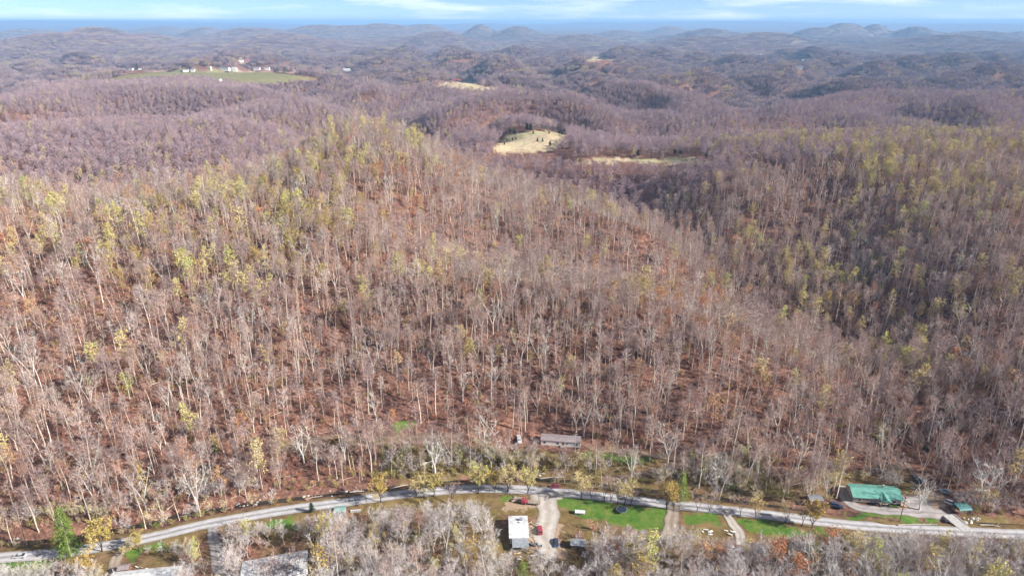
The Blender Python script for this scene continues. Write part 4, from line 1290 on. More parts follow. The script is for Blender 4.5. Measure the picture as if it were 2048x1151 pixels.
# brush under the trees and scrub on the valley flat
Xu, Yu = jitter_grid(140, 620, 2.5, 20)
Zu = ground(Xu, Yu)
keep = rng.random(Xu.size) < np.clip(0.7 + 0.6 * fbm(Xu, Yu, 25, 3, 18), 0.05, 1) * np.where(Yu > 420, 0.5, 1)
Xu, Yu, Zu = Xu[keep], Yu[keep], Zu[keep]
ok, _h = allowed(Xu, Yu, Zu, np.full(Xu.shape, 2.0), 0.8, 1.0)
Xu, Yu, Zu = Xu[ok], Yu[ok], Zu[ok]
ol = masks(Xu, Yu, Zu)(OLIVE) & (Yu < 400)
ol |= (dist_polyline(Xu, Yu, ROAD_C[::2]) < 16) & (rng.random(Xu.size) < 0.5)
b = ~ol & ((Yu > road_wy(Xu)) | (rng.random(Xu.size) < 0.3))
scatter('undergrowth', [m_[2] for m_ in SHRUB], Xu[b], Yu[b], Zu[b], rng.integers(0, 5, b.sum()), rng.uniform(0.45, 1.3, b.sum()), rng.uniform(0, 6.28, b.sum()), 'low reddish brush under the trees', 'undergrowth')
b = ol
scatter('scrub', [m_[2] for m_ in SCRUB], Xu[b], Yu[b], Zu[b], rng.integers(0, 4, b.sum()), rng.uniform(0.5, 1.3, b.sum()), rng.uniform(0, 6.28, b.sum()), 'olive scrub on the valley flat beside the road', 'undergrowth')


# thickets: small bare trees crowding the valley floor below and above the road
Xt, Yt = jitter_grid(136, 275, 3.3, 20)
Zt = ground(Xt, Yt)
ht = rng.uniform(3.5, 7.5, Xt.size)
ok, ht2 = allowed(Xt, Yt, Zt, ht, 1.0, 2.4)
fo = Yt < road_wy(Xt)
north = masks(Xt, Yt, Zt)(OLIVE[2:]) | (dist_polyline(Xt, Yt, CREEK_C[::2]) < 12)
patchy = fbm(Xt, Yt, 22, 3, 66) > -0.25
ok &= (fo & (rng.random(Xt.size) < 0.55)) | (~fo & north & patchy & (rng.random(Xt.size) < 0.75))
Xt, Yt, Zt, ht2 = Xt[ok], Yt[ok], Zt[ok], ht2[ok]
THICK = [gen_tree(700 + i, 6.0, 0.18, 1.9, 13, 5, 5, 0.08, leaders=2 + i % 3, twig_w=0.045, twig_len=0.9, k=4).meshes('thicket_tree', ['bark', 'pale_twigs'])[2] for i in range(5)]
THICK += [gen_tree(720 + i, 6.0, 0.18, 1.9, 12, 5, 4, 0.08, leaders=3, leaf=420, leaf_size=0.24, twig_w=0.045, twig_len=0.9, k=4).meshes('thicket_tree', ['bark', 'pale_twigs', 'yellow_buds'])[2] for i in range(2)]
ti = np.where(rng.random(Xt.size) < np.where(Yt < road_wy(Xt), 0.1, 0.3), 5 + rng.integers(0, 2, Xt.size), rng.integers(0, 5, Xt.size))
scatter('thicket', THICK, Xt, Yt, Zt, ti, ht2 / 6.0, rng.uniform(0, 6.28, Xt.size), 'thicket of small bare trees crowding the valley floor', 'thicket')

# dead branches and thin fallen stems on the forest floor
Xd, Yd = jitter_grid(200, 470, 5.2, 15)
Zd = ground(Xd, Yd)
ok, _h = allowed(Xd, Yd, Zd, np.full(Xd.shape, 0.5), 1.5, 0.2)
ok &= (Yd > road_wy(Xd) + 12) & (rng.random(Xd.size) < 0.55)
Xd, Yd, Zd = Xd[ok], Yd[ok], Zd[ok]
DEAD = []
for i in range(5):
    rg_ = np.random.default_rng(800 + i)
    s_d = Soup()
    L_ = 3.0 + 1.6 * i
    s_d.tube([[-L_ / 2, 0, 0.15], [0, 0.2, 0.3], [L_ / 2, 0, 0.35]], [0.13, 0.1, 0.03], 0, 4)
    for _ in range(8):
        c_ = np.array([rg_.uniform(-0.2, 0.5) * L_, 0.1, 0.3])
        s_d.blade(c_, c_ + rg_.normal(size=3) * np.array([1, 1, 0.5]) + np.array([0.8, 0, 0.5]), 0.09, 1, rg_)
    DEAD.append(s_d.meshes('dead_branch', ['bark', 'bark'])[2])
scatter('deadfall', DEAD, Xd, Yd, Zd, rng.integers(0, 5, Xd.size), rng.uniform(0.5, 1.2, Xd.size), rng.uniform(0, 6.28, Xd.size), 'dead branches and fallen stems strewn on the forest floor', 'deadfall')

# ------------------------------------------------------------------ paints
plain('white_siding', (0.78, 0.77, 0.74), 0.7, var=0.12)
plain('cream_siding', (0.84, 0.8, 0.73), 0.7, var=0.12)
plain('tan_siding', (0.36, 0.31, 0.27), 0.75, var=0.12)
plain('brown_siding', (0.2, 0.09, 0.06), 0.8)
plain('green_metal', (0.12, 0.31, 0.25), 0.5, var=0.14, scale=0.5)
plain('teal_metal', (0.07, 0.19, 0.185), 0.5, var=0.15)
plain('pale_teal_metal', (0.2, 0.33, 0.3), 0.5, var=0.15)
plain('white_metal', (0.6, 0.6, 0.6), 0.45, var=0.22, scale=0.6)
plain('grey_metal', (0.27, 0.29, 0.31), 0.5, var=0.2)
plain('mauve_shingle', (0.26, 0.215, 0.215), 0.9, var=0.2)
plain('grey_shingle', (0.19, 0.19, 0.2), 0.9, var=0.2)
plain('red_metal', (0.36, 0.06, 0.04), 0.5)
plain('trim_white', (0.72, 0.72, 0.7), 0.6, var=0.05)
plain('near_black', (0.02, 0.02, 0.022), 0.9)  # near-black; carries painted shade in the culvert and along the house foot
plain('window_glass', (0.03, 0.035, 0.045), 0.08, spec=0.6, var=0.05)
plain('concrete', (0.42, 0.4, 0.38), 0.85, var=0.18)
plain('weathered_wood', (0.3, 0.25, 0.2), 0.85, var=0.25)
plain('raw_lumber', (0.5, 0.36, 0.2), 0.8, var=0.2)
plain('log_bark', (0.36, 0.29, 0.22), 0.9, var=0.3)
plain('log_end', (0.55, 0.43, 0.28), 0.85, var=0.15)
plain('driftwood', (0.42, 0.36, 0.3), 0.85, var=0.2)
plain('limestone', (0.48, 0.45, 0.4), 0.9, var=0.25)
plain('tyre_rubber', (0.018, 0.018, 0.018), 0.9)
plain('wheel_rim', (0.42, 0.42, 0.43), 0.35, metal=0.6)
plain('lamp_lens', (0.7, 0.7, 0.68), 0.2)
plain('tail_lens', (0.35, 0.02, 0.02), 0.25)
for nm, c in (('paint_red', (0.36, 0.03, 0.05)), ('paint_rose', (0.34, 0.05, 0.07)), ('paint_navy', (0.03, 0.05, 0.1)), ('paint_blue', (0.04, 0.06, 0.12)), ('paint_silver', (0.45, 0.45, 0.47)),
              ('paint_white', (0.68, 0.68, 0.68)), ('paint_yellow', (0.55, 0.3, 0.03)), ('paint_maroon', (0.22, 0.02, 0.035))):
    plain(nm, c, 0.3, var=0.06, coat=0.5)
plain('tarp_navy', (0.02, 0.03, 0.055), 0.6)
plain('tarp_blue', (0.05, 0.11, 0.17), 0.55)
plain('pole_wood', (0.09, 0.07, 0.055), 0.9)
plain('pole_pale', (0.5, 0.46, 0.4), 0.85)

# ------------------------------------------------------------------ buildings
def face(part_parent, name, side, L, W, u, z, w, h, depth, mat, sub=None, sub_mat='window_glass', label=None):
    """a flat fitting on one wall: side f(ront) b(ack) l(eft) r(ight)"""
    out = W / 2 if side in 'fb' else L / 2
    m = MB()
    def bx_(mb, o, ww, hh, dd):
        if side == 'f': mb.box(u, -out - o, z + h / 2, ww, dd, hh)
        if side == 'b': mb.box(u, out + o, z + h / 2, ww, dd, hh)
        if side == 'l': mb.box(-out - o, u, z + h / 2, dd, ww, hh)
        if side == 'r': mb.box(out + o, u, z + h / 2, dd, ww, hh)
        return mb
    o = bx_(m, depth / 2 - 0.02, w, h, depth).build(name, mat, part_parent)
    if sub:
        bx_(MB(), depth - 0.02, w * 0.78 if sub == 'pane' else 0.12, h * 0.8 if sub == 'pane' else 0.12, 0.03).build(sub, sub_mat, o)
    return o

def house(name, label, cat, loc, rz, L, W, h, rise, wall, roof, windows=(), doors=(), over=0.45, base=None, chimney=None, group=None, sink=0.6):
    t = thing(name, loc, rz, label, cat, group)
    m = MB()
    prof = [(-W / 2, -sink), (W / 2, -sink), (W / 2, h), (0, h + rise), (-W / 2, h)]
    n = len(prof)
    v = [(-L / 2, y, z) for y, z in prof] + [(L / 2, y, z) for y, z in prof]
    m.add(v, [tuple(range(n))[::-1], tuple(range(n, 2 * n))] + [(i, (i + 1) % n, n + (i + 1) % n, n + i) for i in range(n)])
    m.build('wall', wall, t)
    m = MB()
    th = 0.14
    sl = rise / (W / 2)
    for s in (-1, 1):
        y0, y1 = 0, s * (W / 2 + over)
        z0, z1 = h + rise + 0.03, h - sl * over + 0.03
        q = [(-L / 2 - over, y0, z0), (L / 2 + over, y0, z0), (L / 2 + over, y1, z1), (-L / 2 - over, y1, z1)]
        q2 = [(x, y, z + th) for x, y, z in q]
        m.add(q + q2, [(0, 1, 2, 3), (7, 6, 5, 4), (0, 4, 5, 1), (1, 5, 6, 2), (2, 6, 7, 3), (3, 7, 4, 0)])
    rf = m.build('roof', roof, t)
    MB().box(0, 0, h + rise + th + 0.05, L + 2 * over, 0.35, 0.08).build('ridge_cap', roof, rf)
    if chimney:
        MB().box(chimney[0], chimney[1], h + rise * 0.6 + 0.5, 0.7, 0.7, 1.6).build('chimney', 'concrete', rf)
    for side, u, z, w, hh in windows:
        face(t, 'window', side, L, W, u, z, w, hh, 0.08, 'trim_white', 'pane')
    for side, u, w, hh in doors:
        face(t, 'door', side, L, W, u, 0.05, w, hh, 0.07, 'brown_siding', 'handle', 'wheel_rim')
    if base:
        MB().box(0, 0, 0.1, L + 0.06, W + 0.06, 0.6).build('skirting', base, t)
    return t

def ang(p, q):
    a, b_ = at(*p), at(*q)
    return math.atan2(b_[1] - a[1], b_[0] - a[0])

# ranch house with the green metal roof
rzg = math.atan2(*(on_plane(1799, 1012, 0.6) - on_plane(1704, 1006, 0.6))[[1, 0]])
gh = house('ranch_house', 'long tan ranch house with a green metal roof and dark front porch', 'house', P_GREEN + np.array([0, 2.0, 0]), rzg, 18.4, 8.2, 2.8, 1.6, 'tan_siding', 'green_metal',
           [('f', -6.8, 1.0, 1.6, 1.1), ('f', -2.1, 1.0, 0.8, 1.1), ('f', -1.0, 1.0, 0.8, 1.1), ('f', 6.5, 1.0, 1.6, 1.1), ('r', 0.5, 1.0, 1.4, 1.1), ('l', 0.5, 1.0, 1.4, 1.1)], [('f', 3.0, 1.0, 2.1)], base='near_black', chimney=(4.0, 1.6))  # near-black base strip: shadow along the wall foot put into its colour
pr = MB().box(2.6, -5.1, 0.3, 3.2, 2.0, 0.25).build('porch', 'weathered_wood', gh)
for sx in (-1.4, 1.4):
    MB().box(2.6 + sx, -5.9, 1.5, 0.14, 0.14, 2.4).build('post', 'weathered_wood', pr)
for q in (-0.8, 0.8):
    MB().box(2.6 + q, -6.02, 0.95, 1.4, 0.08, 0.9).build('railing', 'near_black', pr)
pg = MB()
pg.add([(0.7, -6.4, 2.65), (4.5, -6.4, 2.65), (2.6, -6.4, 3.7), (0.7, -1.6, 2.65 + 1.0), (4.5, -1.6, 2.65 + 1.0), (2.6, -1.6, 3.7 + 0.35)], [(0, 2, 5, 3), (2, 1, 4, 5), (0, 1, 2), (3, 5, 4), (0, 3, 4, 1)])
pg.build('porch_roof', 'green_metal', gh)

# white single-wide trailer on the slope
rzt = math.atan2(*(on_plane(1161, 892, 3.6) - on_plane(1083, 886, 3.6))[[1, 0]])
th_ = house('trailer_house', 'white trailer house with a low mauve roof on the slope above the road', 'house', P_TRAILER + np.array([0, 1.5, 0]), rzt, 17.5, 5.0, 2.5, 0.7, 'cream_siding', 'mauve_shingle',
            [('f', -7, 0.9, 1.2, 1.0), ('f', -1.2, 0.9, 1.0, 1.1), ('f', 3.0, 1.0, 0.8, 0.9), ('f', 7.0, 0.9, 1.3, 1.0)], [('f', 1.2, 0.95, 2.0)], over=0.25, base='white_siding')
MB().box(1.2, -3.3, 0.35, 2.4, 1.6, 0.5).build('step', 'weathered_wood', th_)

# white roofed house by the gravel drive
wh = house('white_roofed_house', 'house with a patched white metal roof beside the wide gravel drive', 'house', P_WHITE + np.array([0, 3.0, 0]), 0.03, 6.8, 11.6, 2.6, 1.0, 'white_siding', 'white_metal',
           [('f', -2.0, 1.0, 1.2, 1.0), ('f', 2.0, 1.0, 1.2, 1.0), ('r', -3, 1.0, 1.2, 1.0), ('r', 2, 1.0, 1.2, 1.0), ('l', 1, 1.0, 1.2, 1.0)], [('r', -0.6, 1.0, 2.0)], over=0.3)
MB().box(1.0, 3.0, 3.75, 1.2, 1.2, 0.5).build('roof_vent', 'grey_metal', wh)
MB().box(1.0, 1.2, 3.9, 1.3, 0.5, 0.3).build('roof_patch', 'trim_white', wh)
lr = MB().add([(-2.6, -5.95, 2.4), (3.4, -5.95, 2.4), (3.4, -10.2, 1.95), (-2.6, -10.2, 1.95), (-2.6, -5.95, 2.52), (3.4, -5.95, 2.52), (3.4, -10.2, 2.07), (-2.6, -10.2, 2.07)], [(3, 2, 1, 0), (4, 5, 6, 7), (0, 1, 5, 4), (1, 2, 6, 5), (2, 3, 7, 6), (3, 0, 4, 7)]).build('porch_roof', 'grey_metal', wh)
for x_, y_ in ((-2.4, -10.0), (0.5, -10.0), (3.2, -10.0)):
    MB().box(x_, y_, 1.0, 0.14, 0.14, 2.1).build('post', 'weathered_wood', lr)
MB().box(0.4, -8.1, 0.15, 5.8, 4.2, 0.3).build('porch_floor', 'weathered_wood', wh)

# big white metal roof at the bottom
pb0, pb1 = on_plane(520, 1148, 0.5), on_plane(608, 1131, 0.5)
rzb = math.atan2(pb1[1] - pb0[1], pb1[0] - pb0[0])
house('metal_barn', 'big barn with a plain white metal roof at the bottom edge of the view', 'barn', P_BARN + np.array([-1.0, -1.0, 0]), rzb, 21, 11.5, 3.2, 1.5, 'pale_teal_metal', 'white_metal',
      [('f', -4, 1.2, 1.4, 1.0), ('f', 3, 1.2, 1.4, 1.0)], [('f', 7, 3.0, 2.6)], over=0.5)
house('long_shed', 'long pale roofed shed cut off by the bottom edge near the tan driveway', 'shed', P_LONG + np.array([0, -1, 0]), 0.14, 22, 6, 2.6, 0.9, 'cream_siding', 'white_metal', [('f', 0, 1, 1.2, 1.0)], [('f', 4, 1, 2)], over=0.3)
p = at(250, 1142); house('brown_shed', 'small reddish brown shed above the long pale roof at lower left', 'shed', p, 0.2, 3.4, 2.6, 2.0, 0.6, 'brown_siding', 'mauve_shingle', (), [('f', 0, 0.9, 1.8)], over=0.2)
p = at(681, 1025); house('small_shed', 'small shed with a pale teal roof on the near road verge', 'shed', p, 0.12, 4.2, 3.2, 1.9, 0.5, 'grey_metal', 'pale_teal_metal', (), [('f', 0.8, 0.9, 1.7)], over=0.2)
p = at(1628, 1003); house('grey_shed', 'grey roofed red-brown shed left of the parked blue car', 'shed', p, 0.05, 5.0, 3.6, 2.1, 0.7, 'brown_siding', 'grey_shingle', [('f', 1.4, 0.9, 0.8, 0.7)], [('f', -0.8, 1.0, 1.9)], over=0.3)
p = at(1156, 1093); house('lean_to_shed', 'grey metal roofed lean-to below the blue car and yard', 'shed', p, -0.12, 5.0, 3.2, 2.1, 0.4, 'weathered_wood', 'grey_metal', (), [('f', 0, 1.0, 1.8)], over=0.3)
p = at(1757, 876); house('hill_shed', 'tiny teal roofed shed among the trees above the green roofed house', 'shed', p, 0.1, 3.0, 2.4, 1.9, 0.5, 'weathered_wood', 'pale_teal_metal', (), [('f', 0, 0.8, 1.7)], over=0.2)

# carport with a rounded roof
p = at(1922, 1022)
cpt = thing('carport', p, 0.1, 'open carport with a rounded teal roof beside the creek', 'carport')
m = MB()
N_ = 10
for k in range(N_):
    a0, a1 = math.pi * k / N_, math.pi * (k + 1) / N_
    q = [(x, 2.3 * -math.cos(a), 2.1 + 0.8 * math.sin(a)) for a in (a0, a1) for x in (-2.6, 2.6)]
    m.add(q + [(x, y, z + 0.08) for x, y, z in q], [(0, 1, 3, 2), (6, 7, 5, 4), (0, 4, 5, 1), (2, 3, 7, 6)])
m.build('roof', 'teal_metal', cpt)
for x_ in (-2.4, 0, 2.4):
    for y_ in (-2.2, 2.2):
        MB().box(x_, y_, 1.0, 0.1, 0.1, 2.3).build('post', 'grey_metal', cpt)
MB().box(0, 2.25, 1.2, 5.0, 0.05, 1.6).build('back_panel', 'teal_metal', cpt)

# ------------------------------------------------------------------ vehicles
def loft(secs):
    """secs: (x, [(y, z), ...] closed ring) -> MB"""
    m = MB()
    n = len(secs[0][1])
    v = [(x, y, z) for x, ring in secs for y, z in ring]
    f = [tuple(range(n))[::-1], tuple(range((len(secs) - 1) * n, len(secs) * n))]
    for i in range(len(secs) - 1):
        f += [(i * n + j, i * n + (j + 1) % n, (i + 1) * n + (j + 1) % n, (i + 1) * n + j) for j in range(n)]
    return m.add(v, f)
def ring(w, z0, z1, r=0.12):
    return [(-w, z0), (w, z0), (w, z1 - r), (w - r, z1), (-w + r, z1), (-w, z1 - r)]

def wheels(t, xs, wy, r=0.33):
    for x in xs:
        for s in (-1, 1):
            wh_ = MB().tube((x, s * (wy - 0.2), r), (x, s * wy, r), r, n=14).build('wheel', 'tyre_rubber', t)
            MB().tube((x, s * (wy - 0.02), r), (x, s * (wy + 0.015), r), r * 0.6, n=10).build('rim', 'wheel_rim', wh_)

def car(kind, base, rz, paint, label, s=1.0, name=None):
    t = thing(name or ('pickup_truck' if kind == 'pickup' else 'parked_car'), base, rz, label, 'truck' if kind == 'pickup' else ('van' if kind == 'van' else 'car'))
    t.scale = (s, s, s)
    W = 0.9
    if kind == 'sedan':
        secs = [(-2.25, ring(W * .86, .32, .78)), (-2.0, ring(W, .25, .92)), (-1.1, ring(W, .22, .96)), (0.9, ring(W, .22, .92)), (1.9, ring(W, .25, .78)), (2.25, ring(W * .84, .34, .62))]
        cab = [(-1.75, ring(.74, .9, .95, .02)), (-0.95, ring(.66, .9, 1.38)), (0.35, ring(.66, .9, 1.4)), (1.2, ring(.74, .88, .92, .02))]
        roof = [(-1.0, ring(.62, 1.37, 1.43, .03)), (0.38, ring(.62, 1.385, 1.45, .03))]; wx = (-1.4, 1.4); Lh = 2.27
    elif kind == 'suv':
        secs = [(-2.35, ring(W * .93, .4, 1.0)), (-2.1, ring(W, .32, 1.08)), (1.0, ring(W, .3, 1.06)), (1.95, ring(W, .32, .98)), (2.35, ring(W * .86, .4, .8))]
        cab = [(-2.2, ring(.78, 1.05, 1.1, .02)), (-1.9, ring(.7, 1.05, 1.66)), (0.3, ring(.7, 1.05, 1.68)), (1.15, ring(.76, 1.03, 1.07, .02))]
        roof = [(-1.95, ring(.66, 1.65, 1.72, .03)), (0.34, ring(.66, 1.665, 1.74, .03))]; wx = (-1.45, 1.45); Lh = 2.36
    elif kind == 'pickup':
        secs = [(-2.75, ring(W * .95, .5, 1.05)), (-0.6, ring(W, .45, 1.08)), (1.1, ring(W, .45, 1.08)), (2.3, ring(W, .45, 1.02)), (2.7, ring(W * .9, .5, .85))]
        cab = [(-0.75, ring(.76, 1.06, 1.1, .02)), (-0.6, ring(.7, 1.06, 1.72)), (0.5, ring(.7, 1.06, 1.74)), (1.3, ring(.76, 1.05, 1.09, .02))]
        roof = [(-0.62, ring(.68, 1.71, 1.78, .03)), (0.54, ring(.68, 1.725, 1.8, .03))]; wx = (-1.75, 1.65); Lh = 2.72
    else:
        secs = [(-2.5, ring(W, .4, 2.05)), (1.0, ring(W, .4, 2.05)), (1.9, ring(W, .4, 1.15)), (2.4, ring(W * .9, .45, .95))]
        cab = [(1.02, ring(.72, 1.2, 1.98)), (1.1, ring(.74, 1.2, 1.97)), (1.86, ring(.78, 1.14, 1.17, .02))]
        roof = None; wx = (-1.5, 1.5); Lh = 2.42
    body = loft(secs).build('body', paint, t)
    loft(cab).build('windows', 'window_glass', t)
    if roof:
        loft(roof).build('roof', paint, t)
    if kind == 'pickup':
        MB().box(-1.72, 0, 1.075, 1.9, 1.5, 0.03).build('cargo_bed', 'near_black', t)
        for sgn in (-1, 1):
            MB().box(-1.72, sgn * 0.84, 1.14, 2.0, 0.1, 0.16).build('bed_side', paint, t)
        MB().box(-2.7, 0, 1.14, 0.1, 1.6, 0.16).build('tailgate', paint, t)
    wheels(t, wx, W + 0.02)
    for sgn in (-1, 1):
        MB().box(Lh - 0.06, sgn * 0.62, 0.66, 0.12, 0.3, 0.14).build('headlight', 'lamp_lens', t)
        MB().box(-Lh + 0.06 if kind != 'van' else -2.48, sgn * 0.66, 0.78, 0.12, 0.26, 0.16).build('taillight', 'tail_lens', t)
    MB().box(Lh - 0.02, 0, 0.45, 0.12, 1.5, 0.18).build('bumper', 'wheel_rim', t)
    return t

def road_pt(px, py):
    q = on_plane(px, py, ROAD_Z + 0.07)
    return q
car('sedan', road_pt(40, 1113), ang((0, 1114), (100, 1107)) + math.pi, 'paint_silver', 'silver car driving on the road at the far left', name='moving_car')
q = at(1110, 974); q[2] += 0.1
car('sedan', q, 0.02 + math.pi, 'paint_maroon', 'maroon car stopped on the far shoulder of the road', 0.95)
q = at(1080, 1062); q[2] += 0.12
car('suv', q, math.pi / 2 + 0.05, 'paint_rose', 'red car parked on the gravel drive beside the white roofed house')
q = at(1112, 1087); q[2] += 0.1
car('sedan', q, -math.pi / 2 + 0.04, 'paint_navy', 'dark blue car parked on the dirt yard below the red car')
q = at(1672, 1013); q[2] += 0.05
car('suv', q, -0.35, 'paint_blue', 'dark blue car parked left of the green roofed house', 1.08)
q = at(1835, 960); q[2] += 0.05
car('pickup', q, math.pi / 2 + 0.2, 'paint_navy', 'dark blue pickup at the end of the gravel lot below the foot track', 0.9)
q = at(1902, 1008)
car('suv', q, -0.7, 'paint_white', 'white car parked against the teal carport')
q = at(1038, 882)
car('van', q, -math.pi / 2 + 0.15, 'paint_silver', 'pale grey van on the slope left of the trailer house', 1.0, 'parked_van')

# red flatbed truck and its logs
q = at(1056, 1006)
t = thing('flatbed_truck', q, -0.12, 'red flatbed truck parked beside the log pile by the road', 'truck')
loft([(-1.2, ring(1.0, .7, 2.1)), (0.1, ring(1.0, .7, 2.2)), (0.55, ring(1.0, .7, 1.45)), (1.5, ring(.95, .7, 1.35))]).build('cab', 'paint_rose', t).location = (-1.5, 0, 0)
loft([(-1.0, ring(.86, 1.5, 2.08)), (0.08, ring(.86, 1.5, 2.16)), (0.5, ring(.9, 1.44, 1.48, .02))]).build('windows', 'window_glass', t).location = (-1.46, 0, 0.02)
bd = MB().box(2.4, 0, 0.95, 5.0, 2.1, 0.22).build('flatbed', 'weathered_wood', t)
MB().box(2.4, 0, 0.75, 5.1, 1.2, 0.18).build('chassis', 'paint_rose', t)
for x_ in (0.4, 2.4, 4.4):
    for s_ in (-1, 1):
        MB().box(x_, s_ * 1.0, 1.35, 0.1, 0.1, 0.7).build('stake', 'raw_lumber', bd)
wheels(t, (-0.9, 2.4, 3.6), 1.02, 0.45)
LOG = {}
def log_mesh(L, r):
    key = (L, r)
    if key not in LOG:
        LOG[key] = MB().tube((-L / 2, 0, r), (L / 2, 0, r), r, r * 0.85, n=9).mesh('log', 'log_bark')
        LOG[key].materials.append(MATS['log_end'])
        for p_ in LOG[key].polygons:
            if len(p_.vertices) > 4: p_.material_index = 1
    return LOG[key]
q = at(1034, 1000)
for k in range(11):
    row, c = divmod(k, 5)
    o = link('cut_log', log_mesh(4.6, 0.22))
    o.location = (q[0] + random.uniform(-.5, .5) + (0.9 if row else 0), q[1] + (c - 2) * 0.48 + row * 0.24, q[2] + row * 0.4)
    o.rotation_euler = (0, 0, random.uniform(-0.08, 0.08) - 0.1)
    tag(o, 'cut log in the pile behind the red flatbed truck', 'log', 'logs piled beside the red flatbed truck')

# yellow bulldozer
q = at(671, 884)
t = thing('bulldozer', q, 2.9, 'yellow bulldozer standing on the dirt track across the slope', 'bulldozer')
for s_ in (-1, 1):
    prof = [(-1.7, 0.25), (-1.4, 0), (1.4, 0), (1.75, 0.3), (1.6, 0.7), (-1.4, 0.85), (-1.7, 0.6)]
    tr_ = MB().prism(prof, s_ * 0.75 - 0.28, s_ * 0.75 + 0.28).build('track', 'tyre_rubber', t)
    MB().box(0, s_ * 1.05, 0.4, 2.4, 0.04, 0.3).build('track_frame', 'paint_yellow', tr_)
MB().box(0.6, 0, 1.15, 2.0, 1.0, 0.9).build('engine_hood', 'paint_yellow', t)
MB().box(-0.9, 0, 1.0, 1.4, 1.3, 0.7).build('body', 'paint_yellow', t)
cb = MB().box(-0.85, 0, 1.85, 1.2, 1.2, 1.1, taper=0.9).build('cab', 'window_glass', t)
MB().box(-0.85, 0, 2.46, 1.4, 1.4, 0.12).build('cab_roof', 'paint_yellow', cb)
MB().prism([(2.2, 0.1), (2.45, 0.05), (2.3, 0.5), (2.5, 1.05), (2.35, 1.1), (2.12, 0.55)], -1.5, 1.5).build('blade', 'paint_yellow', t)
for s_ in (-1, 1):
    MB().box(1.2, s_ * 1.12, 0.45, 2.2, 0.12, 0.2).build('push_arm', 'paint_yellow', t)
MB().tube((0.9, 0.25, 1.6), (0.9, 0.25, 2.2), 0.06, n=8).build('exhaust_pipe', 'tyre_rubber', t)

# trampoline
q = at(1243, 1021)
t = thing('trampoline', q, 0, 'round navy trampoline on the green lawn below the road', 'trampoline')
m = MB()
for k in range(20):
    a0, a1 = 2 * math.pi * k / 20, 2 * math.pi * (k + 1) / 20
    m.tube((2.1 * math.cos(a0), 2.1 * math.sin(a0), 0.9), (2.1 * math.cos(a1), 2.1 * math.sin(a1), 0.9), 0.05, n=6, cap=False)
m.build('rim', 'grey_metal', t)
MB().tube((0, 0, 0.88), (0, 0, 0.92), 2.0, n=28).build('jumping_mat', 'tarp_navy', t)
for k in range(6):
    a = k * math.pi / 3
    MB().tube((2.1 * math.cos(a), 2.1 * math.sin(a), -0.1), (2.1 * math.cos(a), 2.1 * math.sin(a), 0.9), 0.04, n=6).build('leg', 'grey_metal', t)

# white utility trailer on the lawn
q = at(1160, 1026)
t = thing('utility_trailer', q, -0.1, 'low white utility trailer on the grass left of the trampoline', 'trailer')
MB().box(0, 0, 0.6, 4.0, 1.8, 0.12).build('deck', 'paint_white', t)
for s_ in (-1, 1):
    MB().box(0, s_ * 0.88, 0.85, 4.0, 0.06, 0.4).build('side_rail', 'paint_white', t)
MB().box(-2.6, 0, 0.55, 1.3, 0.12, 0.1).build('tow_bar', 'grey_metal', t)
MB().box(-1.95, 0, 1.1, 0.06, 1.8, 0.9).build('front_rack', 'paint_white', t)
wheels(t, (-0.1,), 1.08, 0.32)

# boat under a blue cover
q = at(1893, 986)
t = thing('covered_boat', q, -0.5, 'white boat under a dark blue cover at the edge of the woods', 'boat')
loft([(-2.2, [(-.9, .6), (.9, .6), (1.0, 1.2), (0.5, 1.2), (-0.5, 1.2), (-1.0, 1.2)]), (1.0, [(-.8, .6), (.8, .6), (1.0, 1.25), (0.5, 1.25), (-0.5, 1.25), (-1.0, 1.25)]), (2.6, [(-.05, .9), (.05, .9), (.12, 1.4), (0.05, 1.4), (-0.05, 1.4), (-.12, 1.4)])]).build('hull', 'paint_white', t)
loft([(-2.3, [(-1.03, 1.18), (1.03, 1.18), (0.8, 1.45), (0.2, 1.65), (-0.2, 1.65), (-0.8, 1.45)]), (0.6, [(-1.03, 1.24), (1.03, 1.24), (0.8, 1.6), (0.2, 1.9), (-0.2, 1.9), (-0.8, 1.6)]), (2.65, [(-.14, 1.38), (.14, 1.38), (.1, 1.44), (0.03, 1.46), (-0.03, 1.46), (-.1, 1.44)])]).build('cover', 'tarp_blue', t)
bt = MB().box(-0.2, 0, 0.45, 4.6, 0.2, 0.14).build('boat_trailer', 'grey_metal', t)
wheels(t, (-0.9,), 1.1, 0.3)

# concrete bridge over the creek
b0, b1 = on_plane(1890, 1024, 0.4), on_plane(1932, 1058, 0.4)
bm = (b0 + b1) / 2
rzc = math.atan2(b1[1] - b0[1], b1[0] - b0[0])
blen = float(np.linalg.norm((b1 - b0)[:2]))
t = thing('creek_bridge', (bm[0], bm[1], 0), rzc, 'small pale concrete bridge with a round culvert from road to gravel lot', 'bridge')
MB().box(0, 0, 0.34, blen + 0.5, 4.4, 0.34).build('deck', 'concrete', t)
for s_ in (-1, 1):
    hw_ = MB().box(0, s_ * 2.3, -0.55, blen * 0.62, 0.35, 2.5).build('headwall', 'concrete', t)
    MB().tube((0, s_ * 2.2, -0.75), (0, s_ * 2.62, -0.75), 1.15, n=18).build('culvert_pipe', 'concrete', hw_)
    MB().tube((0, s_ * 2.5, -0.75), (0, s_ * 2.64, -0.75), 0.95, n=18).build('culvert_shade_disc', 'near_black', hw_)  # solid near-black disc paints the shade inside the pipe

